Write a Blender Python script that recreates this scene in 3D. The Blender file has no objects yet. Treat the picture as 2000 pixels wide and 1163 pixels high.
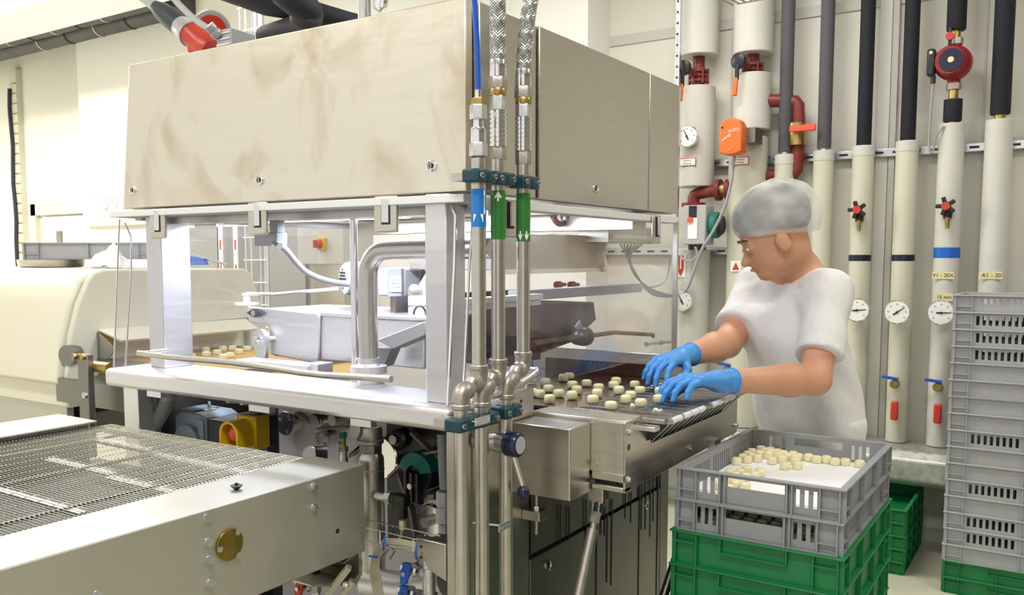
import bpy, math, random
import numpy as np
from mathutils import Vector as V, Matrix
random.seed(7)
sc = bpy.context.scene
PI = math.pi

# ------------------------------------------------------------------ camera
FPX = 1690.0; PX, PY = 1000.0, 650.0; YAW = math.radians(33.06); PITCH = math.atan(145/1690)
EYE = V((0, 0, 1.5))
fw = V((-math.sin(YAW)*math.cos(PITCH), math.cos(YAW)*math.cos(PITCH), -math.sin(PITCH)))
rt = V((math.cos(YAW), math.sin(YAW), 0)); up = rt.cross(fw)
cam = bpy.data.cameras.new('camera'); co = bpy.data.objects.new('camera', cam); sc.collection.objects.link(co)
cam.sensor_width = 36; cam.lens = FPX/2000*36; cam.shift_y = (PY-581.5)/2000; cam.clip_start = .05
co.matrix_world = Matrix(((rt.x, up.x, -fw.x, 0), (rt.y, up.y, -fw.y, 0), (rt.z, up.z, -fw.z, 1.5), (0, 0, 0, 1)))
sc.camera = co
# ------------------------------------------------------------------ light, exposure
w = bpy.data.worlds.new('world'); sc.world = w; w.use_nodes = True
w.node_tree.nodes['Background'].inputs[0].default_value = (1.0, .975, .93, 1)
w.node_tree.nodes['Background'].inputs[1].default_value = .72
sc.view_settings.view_transform = 'Standard'; sc.view_settings.look = 'None'
sc.view_settings.exposure = .40; sc.view_settings.gamma = 1; sc.view_settings.use_curve_mapping = False
try:
    sc.cycles.use_denoising = True; sc.cycles.max_bounces = 8; sc.cycles.transparent_max_bounces = 16
    sc.cycles.caustics_reflective = False; sc.cycles.caustics_refractive = False; sc.cycles.sample_clamp_indirect = 4
except Exception: pass
def area(name, loc, rot, sx, sy, e, col=(1, 1, 1)):
    l = bpy.data.lights.new(name, 'AREA'); l.shape = 'RECTANGLE'; l.size = sx; l.size_y = sy; l.energy = e; l.color = col
    o = bpy.data.objects.new(name, l); sc.collection.objects.link(o); o.location = loc; o.rotation_euler = rot
    return o
for i, (x, y, e) in enumerate([(-.2, .3, 38), (-3.2, .2, 26), (-1.6, 3.5, 34), (-5.0, 3.0, 80), (-7.6, 2.6, 95), (-9.8, 2.4, 75), (1.2, 3.0, 24)]):  # the farthest left lamp is added to brighten the left wall
    area('ceiling_and_fill_light', (x, y, 3.5), (0, 0, 0), 1.5, .35, e, (1, .97, .92))
area('hood_lamp', (-1.75, 1.72, 1.63), (0, 0, 0), 1.0, .12, 9.5, (.78, .85, 1))
area('hood_lamp', (-1.75, 2.3, 1.63), (0, 0, 0), 1.0, .12, 6.5, (.80, .87, 1))

# ------------------------------------------------------------------ helpers
def at(x, y, ax, v):           # the point of the plane ax = v that the photograph shows at pixel x, y
    d = fw*FPX + rt*(x-PX) - up*(y-PY); i = 'xyz'.index(ax)
    return EYE + d*((v-EYE[i])/d[i])
def dep(x, y, d): return EYE + (fw*FPX + rt*(x-PX) - up*(y-PY))*(d/FPX)
def frame(d):
    d = V(d).normalized(); a = V((0, 0, 1)) if abs(d.z) < .9 else V((1, 0, 0))
    u = d.cross(a).normalized(); return u, u.cross(d).normalized(), d
class MB:
    def __init__(s): s.v = []; s.f = []; s.m = []; s.mi = 0
    def mat(s, i): s.mi = i; return s
    def _f(s, f): s.f.append(f); s.m.append(s.mi)
    def box(s, x0, x1, y0, y1, z0, z1):
        return s.hexa([(x, y, z) for z in (z0, z1) for x, y in ((x0, y0), (x1, y0), (x1, y1), (x0, y1))])
    def hexa(s, p):
        b = len(s.v); s.v += [tuple(q) for q in p]
        for f in ((3, 2, 1, 0), (4, 5, 6, 7), (0, 1, 5, 4), (1, 2, 6, 5), (2, 3, 7, 6), (3, 0, 4, 7)): s._f(tuple(b+i for i in f))
        return s
    def obox(s, c, sx, sy, sz, rot=None):
        R = rot or Matrix.Identity(3)
        return s.hexa([V(c)+R@V((x*sx/2, y*sy/2, z*sz/2)) for z in (-1, 1) for x, y in ((-1, -1), (1, -1), (1, 1), (-1, 1))])
    def prism(s, poly, ext):      # poly: 3D points, ext: vector
        b = len(s.v); n = len(poly); e = V(ext); s.v += [tuple(V(p)) for p in poly] + [tuple(V(p)+e) for p in poly]
        s._f(tuple(b+i for i in range(n-1, -1, -1))); s._f(tuple(b+n+i for i in range(n)))
        for i in range(n): j = (i+1) % n; s._f((b+i, b+j, b+n+j, b+n+i))
        return s
    def lathe(s, p, d, prof, n=20, cap=True):    # prof [(r,h)]
        u, w_, d = frame(d); p = V(p); b = len(s.v)
        for r, h in prof:
            for k in range(n):
                a = 2*PI*k/n; s.v.append(tuple(p+d*h+u*(r*math.cos(a))+w_*(r*math.sin(a))))
        for i in range(len(prof)-1):
            for k in range(n):
                l = (k+1) % n; s._f((b+i*n+k, b+i*n+l, b+(i+1)*n+l, b+(i+1)*n+k))
        if cap:
            s._f(tuple(b+k for k in range(n-1, -1, -1))); m = b+(len(prof)-1)*n; s._f(tuple(m+k for k in range(n)))
        return s
    def cyl(s, p, q, r, r2=None, n=20):
        p, q = V(p), V(q); return s.lathe(p, q-p, [(r, 0), (r if r2 is None else r2, (q-p).length)], n)
    def hexn(s, p, q, r): return s.cyl(p, q, r, None, 6)
    def tube(s, pts, r, n=10, smooth=0):
        pts = [V(p) for p in pts]
        for _ in range(smooth):
            q = [pts[0]]
            for a, c in zip(pts, pts[1:]): q += [a*.75+c*.25, a*.25+c*.75]
            pts = q+[pts[-1]]
        b = len(s.v); m = len(pts); ref = None
        for i, p in enumerate(pts):
            t = (pts[min(i+1, m-1)]-pts[max(i-1, 0)]).normalized()
            if ref is None: ref = frame(t)[0]
            ref = (ref - t*ref.dot(t)).normalized(); w_ = t.cross(ref)
            rr = r[i] if isinstance(r, (list, tuple)) else r
            for k in range(n):
                a = 2*PI*k/n; s.v.append(tuple(p+ref*(rr*math.cos(a))+w_*(rr*math.sin(a))))
        for i in range(m-1):
            for k in range(n):
                l = (k+1) % n; s._f((b+i*n+k, b+i*n+l, b+(i+1)*n+l, b+(i+1)*n+k))
        s._f(tuple(b+k for k in range(n-1, -1, -1))); m = b+(m-1)*n; s._f(tuple(m+k for k in range(n)))
        return s
    def ball(s, c, r, n=16, h=9):
        rx, ry, rz = r if isinstance(r, (tuple, list)) else (r, r, r); b = len(s.v); c = V(c)
        for i in range(1, h):
            t = PI*i/h
            for k in range(n):
                a = 2*PI*k/n; s.v.append((c.x+rx*math.sin(t)*math.cos(a), c.y+ry*math.sin(t)*math.sin(a), c.z+rz*math.cos(t)))
        s.v.append((c.x, c.y, c.z+rz)); s.v.append((c.x, c.y, c.z-rz)); T = len(s.v)-2
        for i in range(h-2):
            for k in range(n): l = (k+1) % n; s._f((b+i*n+l, b+i*n+k, b+(i+1)*n+k, b+(i+1)*n+l))
        for k in range(n):
            l = (k+1) % n; s._f((b+k, b+l, T)); q = b+(h-2)*n; s._f((q+l, q+k, T+1))
        return s
OR = {}
def build(name, mb, mat, parent=None, bevel=0, origin=None, smooth=True, ang=35):
    if isinstance(mb, tuple): vs, fs, ms = mb[0], mb[1], None
    else: vs, fs, ms = mb.v, mb.f, mb.m
    o_ = OR[parent.name] if parent else (V(origin) if origin is not None else None)
    if o_ is None:
        a = np.array(vs, dtype=float); o_ = V(((a[:, 0].min()+a[:, 0].max())/2, (a[:, 1].min()+a[:, 1].max())/2, a[:, 2].min()))
    me = bpy.data.meshes.new(name)
    me.from_pydata([(p[0]-o_.x, p[1]-o_.y, p[2]-o_.z) for p in vs], [], fs)
    mats = mat if isinstance(mat, (list, tuple)) else [mat]
    for m in mats: me.materials.append(m)
    if ms and len(mats) > 1: me.polygons.foreach_set('material_index', ms)
    if smooth:
        me.polygons.foreach_set('use_smooth', [True]*len(me.polygons))
        try: me.set_sharp_from_angle(angle=math.radians(ang))
        except Exception: pass
    ob = bpy.data.objects.new(name, me); sc.collection.objects.link(ob)
    if parent: ob.parent = parent
    else: ob.location = o_
    OR[ob.name] = o_
    if bevel:
        b = ob.modifiers.new('bevel', 'BEVEL'); b.width = bevel; b.segments = 2; b.limit_method = 'ANGLE'; b.angle_limit = math.radians(40)
    return ob
def tag(o, label=None, cat=None, group=None, kind=None):
    if label: o['label'] = label
    if cat: o['category'] = cat
    if group: o['group'] = group
    if kind: o['kind'] = kind
    return o
def thing(name, loc, label, cat, group=None):
    o = bpy.data.objects.new(name, None); sc.collection.objects.link(o); o.location = loc; o.empty_display_size = .05
    OR[o.name] = V(loc); return tag(o, label, cat, group)
def struct(name, mb, mat, **k): return tag(build(name, mb, mat, **k), kind='structure')
def dup(root, loc, label=None, group=None):
    r = root.copy(); sc.collection.objects.link(r); r.location = loc; OR[r.name] = V(loc)
    if label: r['label'] = label
    if group: r['group'] = group
    for ch in root.children:
        c = ch.copy(); sc.collection.objects.link(c); c.parent = r
        for g in ch.children:
            d = g.copy(); sc.collection.objects.link(d); d.parent = c
    return r
def bx(*a): return MB().box(*a)
def cy(*a, **k): return MB().cyl(*a, **k)
def text(name, s, p, right, upv, size, mat, parent, ext=.0004):
    c = bpy.data.curves.new(name, 'FONT'); c.body = s; c.size = size; c.extrude = ext; c.align_x = 'CENTER'; c.align_y = 'CENTER'
    tmp = bpy.data.objects.new(name, c); me = bpy.data.meshes.new_from_object(tmp); bpy.data.objects.remove(tmp); bpy.data.curves.remove(c)
    me.materials.clear(); me.materials.append(mat); o = bpy.data.objects.new(name, me); sc.collection.objects.link(o); o.parent = parent; o['kind'] = 'stuff'
    r = V(right).normalized(); n = r.cross(V(upv)).normalized(); u_ = n.cross(r)
    q = V(p)-OR[parent.name]
    o.matrix_local = Matrix(((r.x, u_.x, n.x, q.x), (r.y, u_.y, n.y, q.y), (r.z, u_.z, n.z, q.z), (0, 0, 0, 1)))
    return o

# ------------------------------------------------------------------ materials
def pmat(name, col, rough=.5, metal=0, noise=0, nscale=20, stretch=(1, 1, 1), bump=0, col2=None, spec=.5, emit=0, trans=0, coat=0):
    m = bpy.data.materials.new(name); m.use_nodes = True; nt = m.node_tree; b = nt.nodes['Principled BSDF']
    b.inputs['Base Color'].default_value = (*col, 1); b.inputs['Roughness'].default_value = rough; b.inputs['Metallic'].default_value = metal
    b.inputs['Specular IOR Level'].default_value = spec
    if coat: b.inputs['Coat Weight'].default_value = coat
    if trans: b.inputs['Transmission Weight'].default_value = trans
    if emit: b.inputs['Emission Color'].default_value = (*col, 1); b.inputs['Emission Strength'].default_value = emit
    tc = nt.nodes.new('ShaderNodeTexCoord'); mp = nt.nodes.new('ShaderNodeMapping'); mp.inputs['Scale'].default_value = stretch
    n = nt.nodes.new('ShaderNodeTexNoise'); n.inputs['Scale'].default_value = nscale; n.inputs['Detail'].default_value = 3
    nt.links.new(tc.outputs['Object'], mp.inputs[0]); nt.links.new(mp.outputs[0], n.inputs['Vector'])
    if noise or col2:
        r = nt.nodes.new('ShaderNodeValToRGB'); c2 = col2 or tuple(c*(1-noise) for c in col)
        r.color_ramp.elements[0].position = .35; r.color_ramp.elements[1].position = .7
        r.color_ramp.elements[0].color = (*c2, 1); r.color_ramp.elements[1].color = (*col, 1)
        nt.links.new(n.outputs[0], r.inputs[0]); nt.links.new(r.outputs[0], b.inputs['Base Color'])
    if metal:
        mr = nt.nodes.new('ShaderNodeMapRange'); mr.inputs[3].default_value = rough*.8; mr.inputs[4].default_value = rough*1.25
        nt.links.new(n.outputs[0], mr.inputs[0]); nt.links.new(mr.outputs[0], b.inputs['Roughness'])
    if bump:
        bp = nt.nodes.new('ShaderNodeBump'); bp.inputs['Strength'].default_value = bump; bp.inputs['Distance'].default_value = .002
        nt.links.new(n.outputs[0], bp.inputs['Height']); nt.links.new(bp.outputs[0], b.inputs['Normal'])
    return m
M = {}
M['wall'] = pmat('wall_paint', (.80, .78, .70), .6, noise=.05, nscale=1.5)
M['wall_white'] = pmat('wall_white', (.87, .86, .82), .6, noise=.03, nscale=2)
M['wall_left'] = pmat('wall_warm', (.90, .89, .84), .6)
M['wall_reflect_dark'] = pmat('wall_reflect_dark', (.25, .235, .20), .7)  # unseen right wall, darkened so the machine's side steel reflects less light
M['seam'] = pmat('wall_seam', (.62, .60, .55), .5)
M['floor'] = pmat('floor_resin', (.66, .64, .50), .35, noise=.12, nscale=6)
M['ceil'] = pmat('ceiling_paint', (.86, .85, .80), .7)
M['steel'] = pmat('brushed_steel', (.60, .57, .51), .32, 1, noise=.07, nscale=10, stretch=(.6, .6, 9))
M['steel_h'] = pmat('brushed_steel_horizontal', (.66, .62, .54), .34, 1, noise=.10, nscale=8, stretch=(1, 1, 14))
M['steel_l'] = pmat('light_steel', (.78, .77, .78), .4, 1, noise=.05, nscale=8, stretch=(1, 1, 12))
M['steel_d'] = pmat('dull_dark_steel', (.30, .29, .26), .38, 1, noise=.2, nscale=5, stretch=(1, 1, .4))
M['steel_beam'] = pmat('beige_satin_steel', (.60, .585, .52), .42, .75, noise=.06, nscale=4)
M['pipe'] = pmat('satin_pipe', (.60, .57, .53), .33, 1, noise=.1, nscale=40, bump=.1)
M['chrome'] = pmat('chrome', (.82, .82, .83), .12, 1)
M['zinc'] = pmat('zinc', (.72, .73, .75), .3, 1, noise=.2, nscale=60)
M['cast'] = pmat('cast_fitting', (.50, .46, .41), .42, 1, noise=.15, nscale=90, bump=.4)
M['brass'] = pmat('brass', (.56, .40, .14), .35, 1, noise=.3, nscale=30)
M['brass_d'] = pmat('brass_plate', (.40, .28, .07), .4, 1, noise=.35, nscale=30)
M['black'] = pmat('black_plastic', (.016, .017, .022), .35)
M['dark'] = pmat('dark_rubber', (.03, .03, .035), .7)
M['navy'] = pmat('dark_blue_plastic', (.012, .016, .045), .25)
M['petrol'] = pmat('petrol_plastic', (.006, .055, .075), .35, noise=.2)
M['blue'] = pmat('blue_hose', (.01, .10, .55), .3)
M['blue_l'] = pmat('blue_label', (.01, .19, .62), .35)
M['green_l'] = pmat('green_label', (.03, .20, .03), .35)
M['white'] = pmat('white_plastic', (.86, .86, .86), .4)
M['paper'] = pmat('white_paper', (.93, .93, .93), .7)
M['ink'] = pmat('grey_print', (.35, .35, .36), .7)
M['cream'] = pmat('cream_lacquer', (.84, .81, .66), .35, noise=.03, nscale=2)
M['creamf'] = pmat('cream_face', (.78, .77, .64), .4)
M['yellow'] = pmat('yellow_plastic', (.72, .45, .01), .38)
M['red'] = pmat('red_plastic', (.62, .05, .03), .35)
M['redb'] = pmat('red_button', (.82, .10, .05), .4)
M['redp'] = pmat('red_pipe_paint', (.23, .030, .022), .45, noise=.25, nscale=30)
M['orange'] = pmat('orange_plastic', (.85, .17, .03), .4)
M['pumpred'] = pmat('pump_red', (.30, .012, .02), .35)
M['teal'] = pmat('teal_motor', (.01, .20, .16), .4)
M['gear'] = pmat('grey_blue_lacquer', (.26, .32, .38), .4, noise=.1, nscale=20)
M['geard'] = pmat('dark_motor', (.035, .042, .06), .5)
M['grey'] = pmat('grey_crate_plastic', (.32, .33, .355), .45, noise=.06, nscale=15)
M['grey2'] = pmat('pale_grey_crate_plastic', (.42, .43, .455), .45, noise=.06, nscale=15)
M['gplast'] = pmat('grey_plastic', (.45, .46, .48), .4)
M['gcond'] = pmat('grey_conduit', (.30, .30, .32), .4)
M['green'] = pmat('green_crate_plastic', (.006, .215, .062), .42, noise=.1, nscale=15)
M['insul'] = pmat('pale_insulation', (.67, .66, .615), .5, noise=.05, nscale=6)
M['insulc'] = pmat('cream_insulation', (.66, .65, .53), .45, noise=.04, nscale=6)
M['foam'] = pmat('grey_foam', (.11, .11, .125), .8, bump=.3, nscale=90)
M['foamb'] = pmat('black_foam', (.012, .013, .022), .75, bump=.3, nscale=90)
M['darkpipe'] = pmat('dark_grey_duct', (.085, .085, .085), .5, noise=.3, nscale=6)
M['tapeb'] = pmat('blue_tape', (.01, .13, .62), .4)
M['tapek'] = pmat('black_tape', (.012, .012, .03), .3)
M['tapey'] = pmat('yellow_tape', (.80, .74, .42), .5)
M['choc'] = pmat('chocolate', (.07, .022, .012), .22, noise=.4, nscale=8, coat=.4)
M['chocstain'] = pmat('chocolate_stained_steel', (.22, .17, .17), .35, .7, noise=.6, nscale=7, col2=(.07, .035, .028))
M['drip'] = pmat('dried_chocolate', (.018, .008, .005), .3)
M['praline'] = pmat('white_chocolate', (.90, .84, .50), .45, noise=.04, nscale=40)
M['praline2'] = pmat('cream_praline', (.92, .85, .55), .5, noise=.04, nscale=40)
M['sand'] = pmat('gold_belt', (.55, .34, .06), .5, noise=.15, nscale=40)
M['beltwire'] = pmat('belt_wire', (.62, .61, .58), .3, 1)
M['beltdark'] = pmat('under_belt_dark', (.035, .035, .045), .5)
M['beltfelt'] = pmat('drive_belt', (.34, .26, .20), .7)
M['cable'] = pmat('beige_cable', (.42, .39, .29), .5)
M['gcable'] = pmat('grey_cable', (.36, .36, .38), .5)
M['lilac'] = pmat('panel_steel', (.70, .67, .72), .45, .15, noise=.05, nscale=5)
M['skin'] = pmat('skin', (.70, .36, .22), .5, noise=.08, nscale=14)
M['shirt'] = pmat('white_cotton', (.84, .83, .83), .8, noise=.02, nscale=7, stretch=(1, 1, .55), bump=.2)
_b = [n for n in M['shirt'].node_tree.nodes if n.type == 'BUMP'][0]; _b.inputs['Distance'].default_value = .03; _b.inputs['Strength'].default_value = .9
M['hair'] = pmat('dark_hair', (.03, .022, .02), .6)
M['lip'] = pmat('lip', (.50, .20, .16), .5)
M['glove'] = pmat('blue_nitrile', (.07, .33, .80), .4, noise=.08, nscale=25, bump=.3)
M['silver'] = pmat('foil_cladding', (.62, .64, .58), .42, .6, noise=.3, nscale=30, bump=.8)
M['emit'] = pmat('lamp_diffuser', (.95, .97, 1), .5, emit=5)
M['dim'] = pmat('dull_cupboard_metal', (.30, .30, .28), .4, .2)
M['board'] = pmat('pale_board', (.80, .74, .58), .5)
def glass(name, tint, gl=.02, boost=1.0):
    m = bpy.data.materials.new(name); m.use_nodes = True; nt = m.node_tree; nt.nodes.clear()
    o = nt.nodes.new('ShaderNodeOutputMaterial'); mx = nt.nodes.new('ShaderNodeMixShader'); t = nt.nodes.new('ShaderNodeBsdfTransparent')
    g = nt.nodes.new('ShaderNodeBsdfGlossy'); lw = nt.nodes.new('ShaderNodeLayerWeight'); lw.inputs[0].default_value = .5
    fr = nt.nodes.new('ShaderNodeMath'); fr.operation = 'POWER'; fr.inputs[1].default_value = 4; nt.links.new(lw.outputs['Facing'], fr.inputs[0])
    g.inputs['Roughness'].default_value = gl; t.inputs[0].default_value = (*tint, 1)
    ml = nt.nodes.new('ShaderNodeMath'); ml.operation = 'MULTIPLY_ADD'; ml.inputs[1].default_value = .6*boost; ml.inputs[2].default_value = .035
    nt.links.new(fr.outputs[0], ml.inputs[0]); nt.links.new(ml.outputs[0], mx.inputs[0]); nt.links.new(t.outputs[0], mx.inputs[1]); nt.links.new(g.outputs[0], mx.inputs[2])
    nt.links.new(mx.outputs[0], o.inputs[0]); return m
M['plexi'] = glass('clear_plastic', (.965, .965, .98))
def net_mat():
    m = bpy.data.materials.new('hairnet_gauze'); m.use_nodes = True; nt = m.node_tree; b = nt.nodes['Principled BSDF']
    b.inputs['Base Color'].default_value = (.90, .92, .92, 1); b.inputs['Roughness'].default_value = .6
    n = nt.nodes.new('ShaderNodeTexNoise'); n.inputs['Scale'].default_value = 9; tc = nt.nodes.new('ShaderNodeTexCoord')
    mp = nt.nodes.new('ShaderNodeMapping'); mp.inputs['Scale'].default_value = (1, 1, 1.3)
    r = nt.nodes.new('ShaderNodeMapRange'); r.inputs[1].default_value = .3; r.inputs[2].default_value = .7; r.inputs[3].default_value = .22; r.inputs[4].default_value = .72
    nt.links.new(tc.outputs['Object'], mp.inputs[0]); nt.links.new(mp.outputs[0], n.inputs['Vector']); nt.links.new(n.outputs[0], r.inputs[0]); nt.links.new(r.outputs[0], b.inputs['Alpha'])
    return m
M['net'] = net_mat()
def stain_mat():
    m = pmat('stained_hood_steel', (.70, .66, .57), .36, 1, noise=.08, nscale=8, stretch=(1, 1, 14)); nt = m.node_tree; b = nt.nodes['Principled BSDF']
    tc = nt.nodes.new('ShaderNodeTexCoord'); n = nt.nodes.new('ShaderNodeTexNoise'); n.inputs['Scale'].default_value = 3.2; n.inputs['Detail'].default_value = 4
    n.inputs['Distortion'].default_value = 1.2
    mp = nt.nodes.new('ShaderNodeMapping'); mp.inputs['Scale'].default_value = (1.6, 1, 1); nt.links.new(tc.outputs['Object'], mp.inputs[0]); nt.links.new(mp.outputs[0], n.inputs['Vector'])
    r = nt.nodes.new('ShaderNodeValToRGB'); r.color_ramp.elements[0].position = .50; r.color_ramp.elements[1].position = .66
    r.color_ramp.elements[0].color = (.92, .88, .79, 1); r.color_ramp.elements[1].color = (.78, .69, .55, 1)
    nt.links.new(n.outputs[0], r.inputs[0])
    old = b.inputs['Base Color'].links[0].from_socket
    mx = nt.nodes.new('ShaderNodeMix'); mx.data_type = 'RGBA'; mx.blend_type = 'MULTIPLY'; mx.inputs[0].default_value = .42
    nt.links.new(r.outputs[0], mx.inputs[6]); nt.links.new(old, mx.inputs[7]); nt.links.new(mx.outputs[2], b.inputs['Base Color'])
    return m
M['hood'] = stain_mat()

# ================================================================== SETTING
WY = 5.03
struct('floor', bx(-11, 3, -2.5, WY+.1, -.1, 0), M['floor'])
struct('ceiling', bx(-11, 3, -2.5, WY+.1, 3.66, 3.76), M['ceil'])
struct('wall_back', bx(-11, 3, WY, WY+.1, 0, 3.66), M['wall'])
struct('wall_left', bx(-11.1, -11, -2.5, WY+.1, 0, 3.66), M['wall_left'])
struct('wall_right', bx(3, 3.1, -2.5, WY+.1, 0, 3.66), M['wall_reflect_dark'])
cl = at(148, 80, 'y', WY-.25).x
struct('wall_back_step', bx(cl, -3.07, WY-.25, WY, 0, 3.66), M['wall_white'])
struct('wall_pier', bx(-3.07, at(1148, 85, 'y', WY-.3).x, WY-.3, WY, 0, 3.66), M['wall_white'])
struct('trim_1', bx(-2.69, 3, WY-.012, WY, 2.83, 2.89), M['seam'])
a = at(1704, 500, 'y', WY).x; b = at(1728, 500, 'y', WY).x
struct('trim_2', bx(a, b, WY-.02, WY, 0, 3.66), M['wall_white'], bevel=.003)
struct('trim_3', bx(b+.005, b+.035, WY-.03, WY, 0, 3.66), M['seam'])
for k, x in enumerate((1150, 1420, 1905)):
    q = at(x, 500, 'y', WY).x; struct('trim_%d' % (k+4), bx(q, q+.012, WY-.006, WY, 0, 2.83), M['seam'])
struct('baseboard_back', bx(-2.6, 3, WY-.05, WY, 0, .06), M['insul'])
# door in the far left of the back wall
d0 = at(68, 400, 'y', WY); d1 = at(162, 396, 'y', WY-.25)
m = MB(); m.box(d0.x-.0, d0.x+.09, WY-.05, WY, 0, d0.z); m.box(d0.x, cl, WY-.05, WY, d0.z-.12, d0.z)
dr = struct('door_1', bx(d0.x+.2, cl, WY-.03, WY, 0, d0.z-.14), M['creamf']); build('door_frame', m, M['insulc'], dr)
p = at(116, 463, 'y', WY-.04); build('lock_plate', bx(p.x-.04, p.x+.04, WY-.05, WY-.03, p.z-.06, p.z+.06), M['steel_d'], dr)
# board with paper
p0 = at(160, 360, 'y', WY-.3); p1 = at(250, 440, 'y', WY-.3)
bd = thing('notice_board', (p0.x, WY-.27, p1.z), 'pale cream notice board on the far wall above the door', 'board')
build('panel', bx(p0.x, p0.x+1.2, WY-.30, WY-.25, p1.z, p0.z), M['board'], bd, bevel=.004)
q0 = at(193, 371, 'y', WY-.31); q1 = at(238, 420, 'y', WY-.31)
pp = build('paper_sheet', bx(q0.x, q0.x+.42, WY-.306, WY-.3015, q1.z, q0.z), M['paper'], bd)
for i, z in enumerate((.62, .42, .22)):
    text('lettering', ('K\u00fcchenchef', 'gesucht', 'Auskunft: 34')[i], (q0.x+.21, WY-.3075, q1.z+(q0.z-q1.z)*z), (1, 0, 0), (0, 0, 1), .085, M['ink'], bd)
p = at(165, 365, 'y', WY-.31); build('tag_plate', bx(p.x, p.x+.1, WY-.31, WY-.3, p.z-.05, p.z+.0), M['white'], bd)

# cable trunking on the far left
p = at(40, 300, 'y', WY)
tr = thing('cable_trunking', (p.x, WY-.05, 0), 'vertical open cable trunking with black cable, far left corner', 'trunking')
build('channel', bx(p.x-.05, p.x+.09, WY-.06, WY, .2, 3.5), M['insulc'], tr)
build('cable', MB().tube([(p.x-.02+.015*math.sin(i*1.7), WY-.075, .3+i*.2) for i in range(16)], .02, 8), M['dark'], tr)
m = MB()
for i in range(30): m.box(p.x, p.x+.09, WY-.068, WY-.06, .3+i*.105, .31+i*.105)
build('clip', m, M['brass'], tr)
# ceiling ducts on the left
def duct(name, pa, pb, Y, r, mat, label, cat, joints=5):
    A = at(*pa, 'y', Y); B = at(*pb, 'y', Y); A.z = B.z = (A.z+B.z)/2
    t = thing(name, A, label, cat, 'insulated pipes under the ceiling')
    build('shell', MB().cyl(A-V((1.5, 0, 0)), B+V((.6, 0, 0)), r), mat, t)
    for i in range(joints):
        c = A.lerp(B, (i+.5)/joints); build('joint_ring', MB().cyl(c, c+V((.02, 0, 0)), r+.006), M['dark'] if i % 2 else M['gplast'], t)
duct('insulated_pipe', (0, 72), (230, 22), 4.55, .085, M['darkpipe'], 'dark grey insulated ceiling pipe nearest the white duct', 'pipe')
duct('insulated_pipe', (60, 84), (290, 32), 4.75, .085, M['darkpipe'], 'dark grey insulated ceiling pipe in the middle of three', 'pipe', 4)
duct('insulated_pipe', (60, 101), (400, 14), 4.95, .03, M['dark'], 'thin black ceiling pipe below the two thick ones', 'pipe', 3)
A = at(0, 22, 'y', 3.6); B = at(150, 5, 'y', 3.6)
tag(build('light_duct', bx(A.x-2.5, B.x+.9, 3.45, 3.95, A.z-.10, A.z+.2), M['white'], bevel=.03), 'long white ceiling duct in the upper left corner', 'duct')
# big dark pipes behind hood top
t = thing('insulated_pipe', dep(560, 20, 4.2), 'thick black insulated pipe run with elbows above the steel hood', 'pipe', 'insulated pipes under the ceiling')
build('main_run', MB().tube([dep(100, -210, 5.2), dep(425, -25, 4.3), dep(520, 8, 4.2), dep(596, 20, 4.2), dep(680, 45, 4.3), dep(780, 70, 4.4), dep(1000, 120, 4.7)], .055, 14), M['foamb'], t)
build('elbow', MB().tube([dep(470, -340, 3.7), dep(530, -90, 3.85), dep(545, -20, 3.9), dep(585, 12, 3.9), dep(608, 22, 3.95), dep(600, 50, 4.1), dep(520, 75, 4.3)], .062, 14, 1), M['foamb'], t)
build('collar', MB().lathe(dep(600, 22, 3.95), (dep(590, 60, 4.0)-dep(600, 22, 3.95)), [(.066, 0), (.075, .02), (.066, .06)], 16), M['dark'], t)

# ================================================================== MACHINE
XR, XL, YH, YT, YB = -1.107, -2.37, 1.534, 1.453, 2.66
ZT, ZT0, ZH, ZH1 = 1.18, 1.128, 1.642, 2.053
mach = thing('enrobing_machine', ((XR+XL)/2, 2.1, 0), 'large stainless enrobing machine with steel hood and clear guards', 'machine')
# hood
m = MB(); g = .012
m.hexa([(XL, YH+.03, ZH), (XR, YH+.03, ZH), (XR, YB, ZH), (XL, YB, ZH), (XL+.05, YH+.03, ZH1), (XR, YH+.03, ZH1), (XR, YB, ZH1), (XL+.05, YB, ZH1)])
hood = build('hood', m, M['steel'], mach, bevel=.004)
m = MB(); m.hexa([(XL, YH, ZH+.004), (XR-.01, YH, ZH+.004), (XR-.01, YH+.026, ZH+.004), (XL, YH+.026, ZH+.004), (XL+.055, YH, ZH1+.003), (XR-.01, YH, ZH1+.003), (XR-.01, YH+.026, ZH1+.003), (XL+.055, YH+.026, ZH1+.003)])
fp = build('front_panel', m, M['hood'], mach, bevel=.003)
def lock(x, y, ax, v, nrm, par):
    p = at(x, y, ax, v); n = V(nrm)
    l = build('lock', MB().lathe(p, n, [(.0125, -.002), (.0125, .004), (.0095, .005), (.0085, .003)], 20), M['chrome'], par)
    build('keyhole', MB().cyl(p+n*.001, p+n*.0045, .0062, None, 14), M['black'], par)
    build('key_slot', MB().obox(p+n*.005, .002 if abs(n.x) < .5 else .001, .001 if abs(n.x) < .5 else .002, .009), M['chrome'], par)
for x, y in ((260, 372), (508, 352), (844, 324)): lock(x, y, 'y', YH, (0, -1, 0), fp)
# right side panels
ya = at(1044, 200, 'x', XR).y; yb = at(1262, 200, 'x', XR).y
sp = build('side_panel', bx(XR, XR+.012, ya+.003, yb-.003, ZH+.002, ZH1-.002), M['steel'], mach, bevel=.002)
build('side_panel', bx(XR, XR+.012, yb+.002, YB+.01, ZH+.002, ZH1-.002), M['steel'], mach, bevel=.002)
build('corner_strip', bx(XR, XR+.006, YH+.03, ya-.003, ZH+.002, ZH1-.002), M['steel'], mach, bevel=.002)
lock(1163, 368, 'x', XR+.012, (1, 0, 0), sp)
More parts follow.
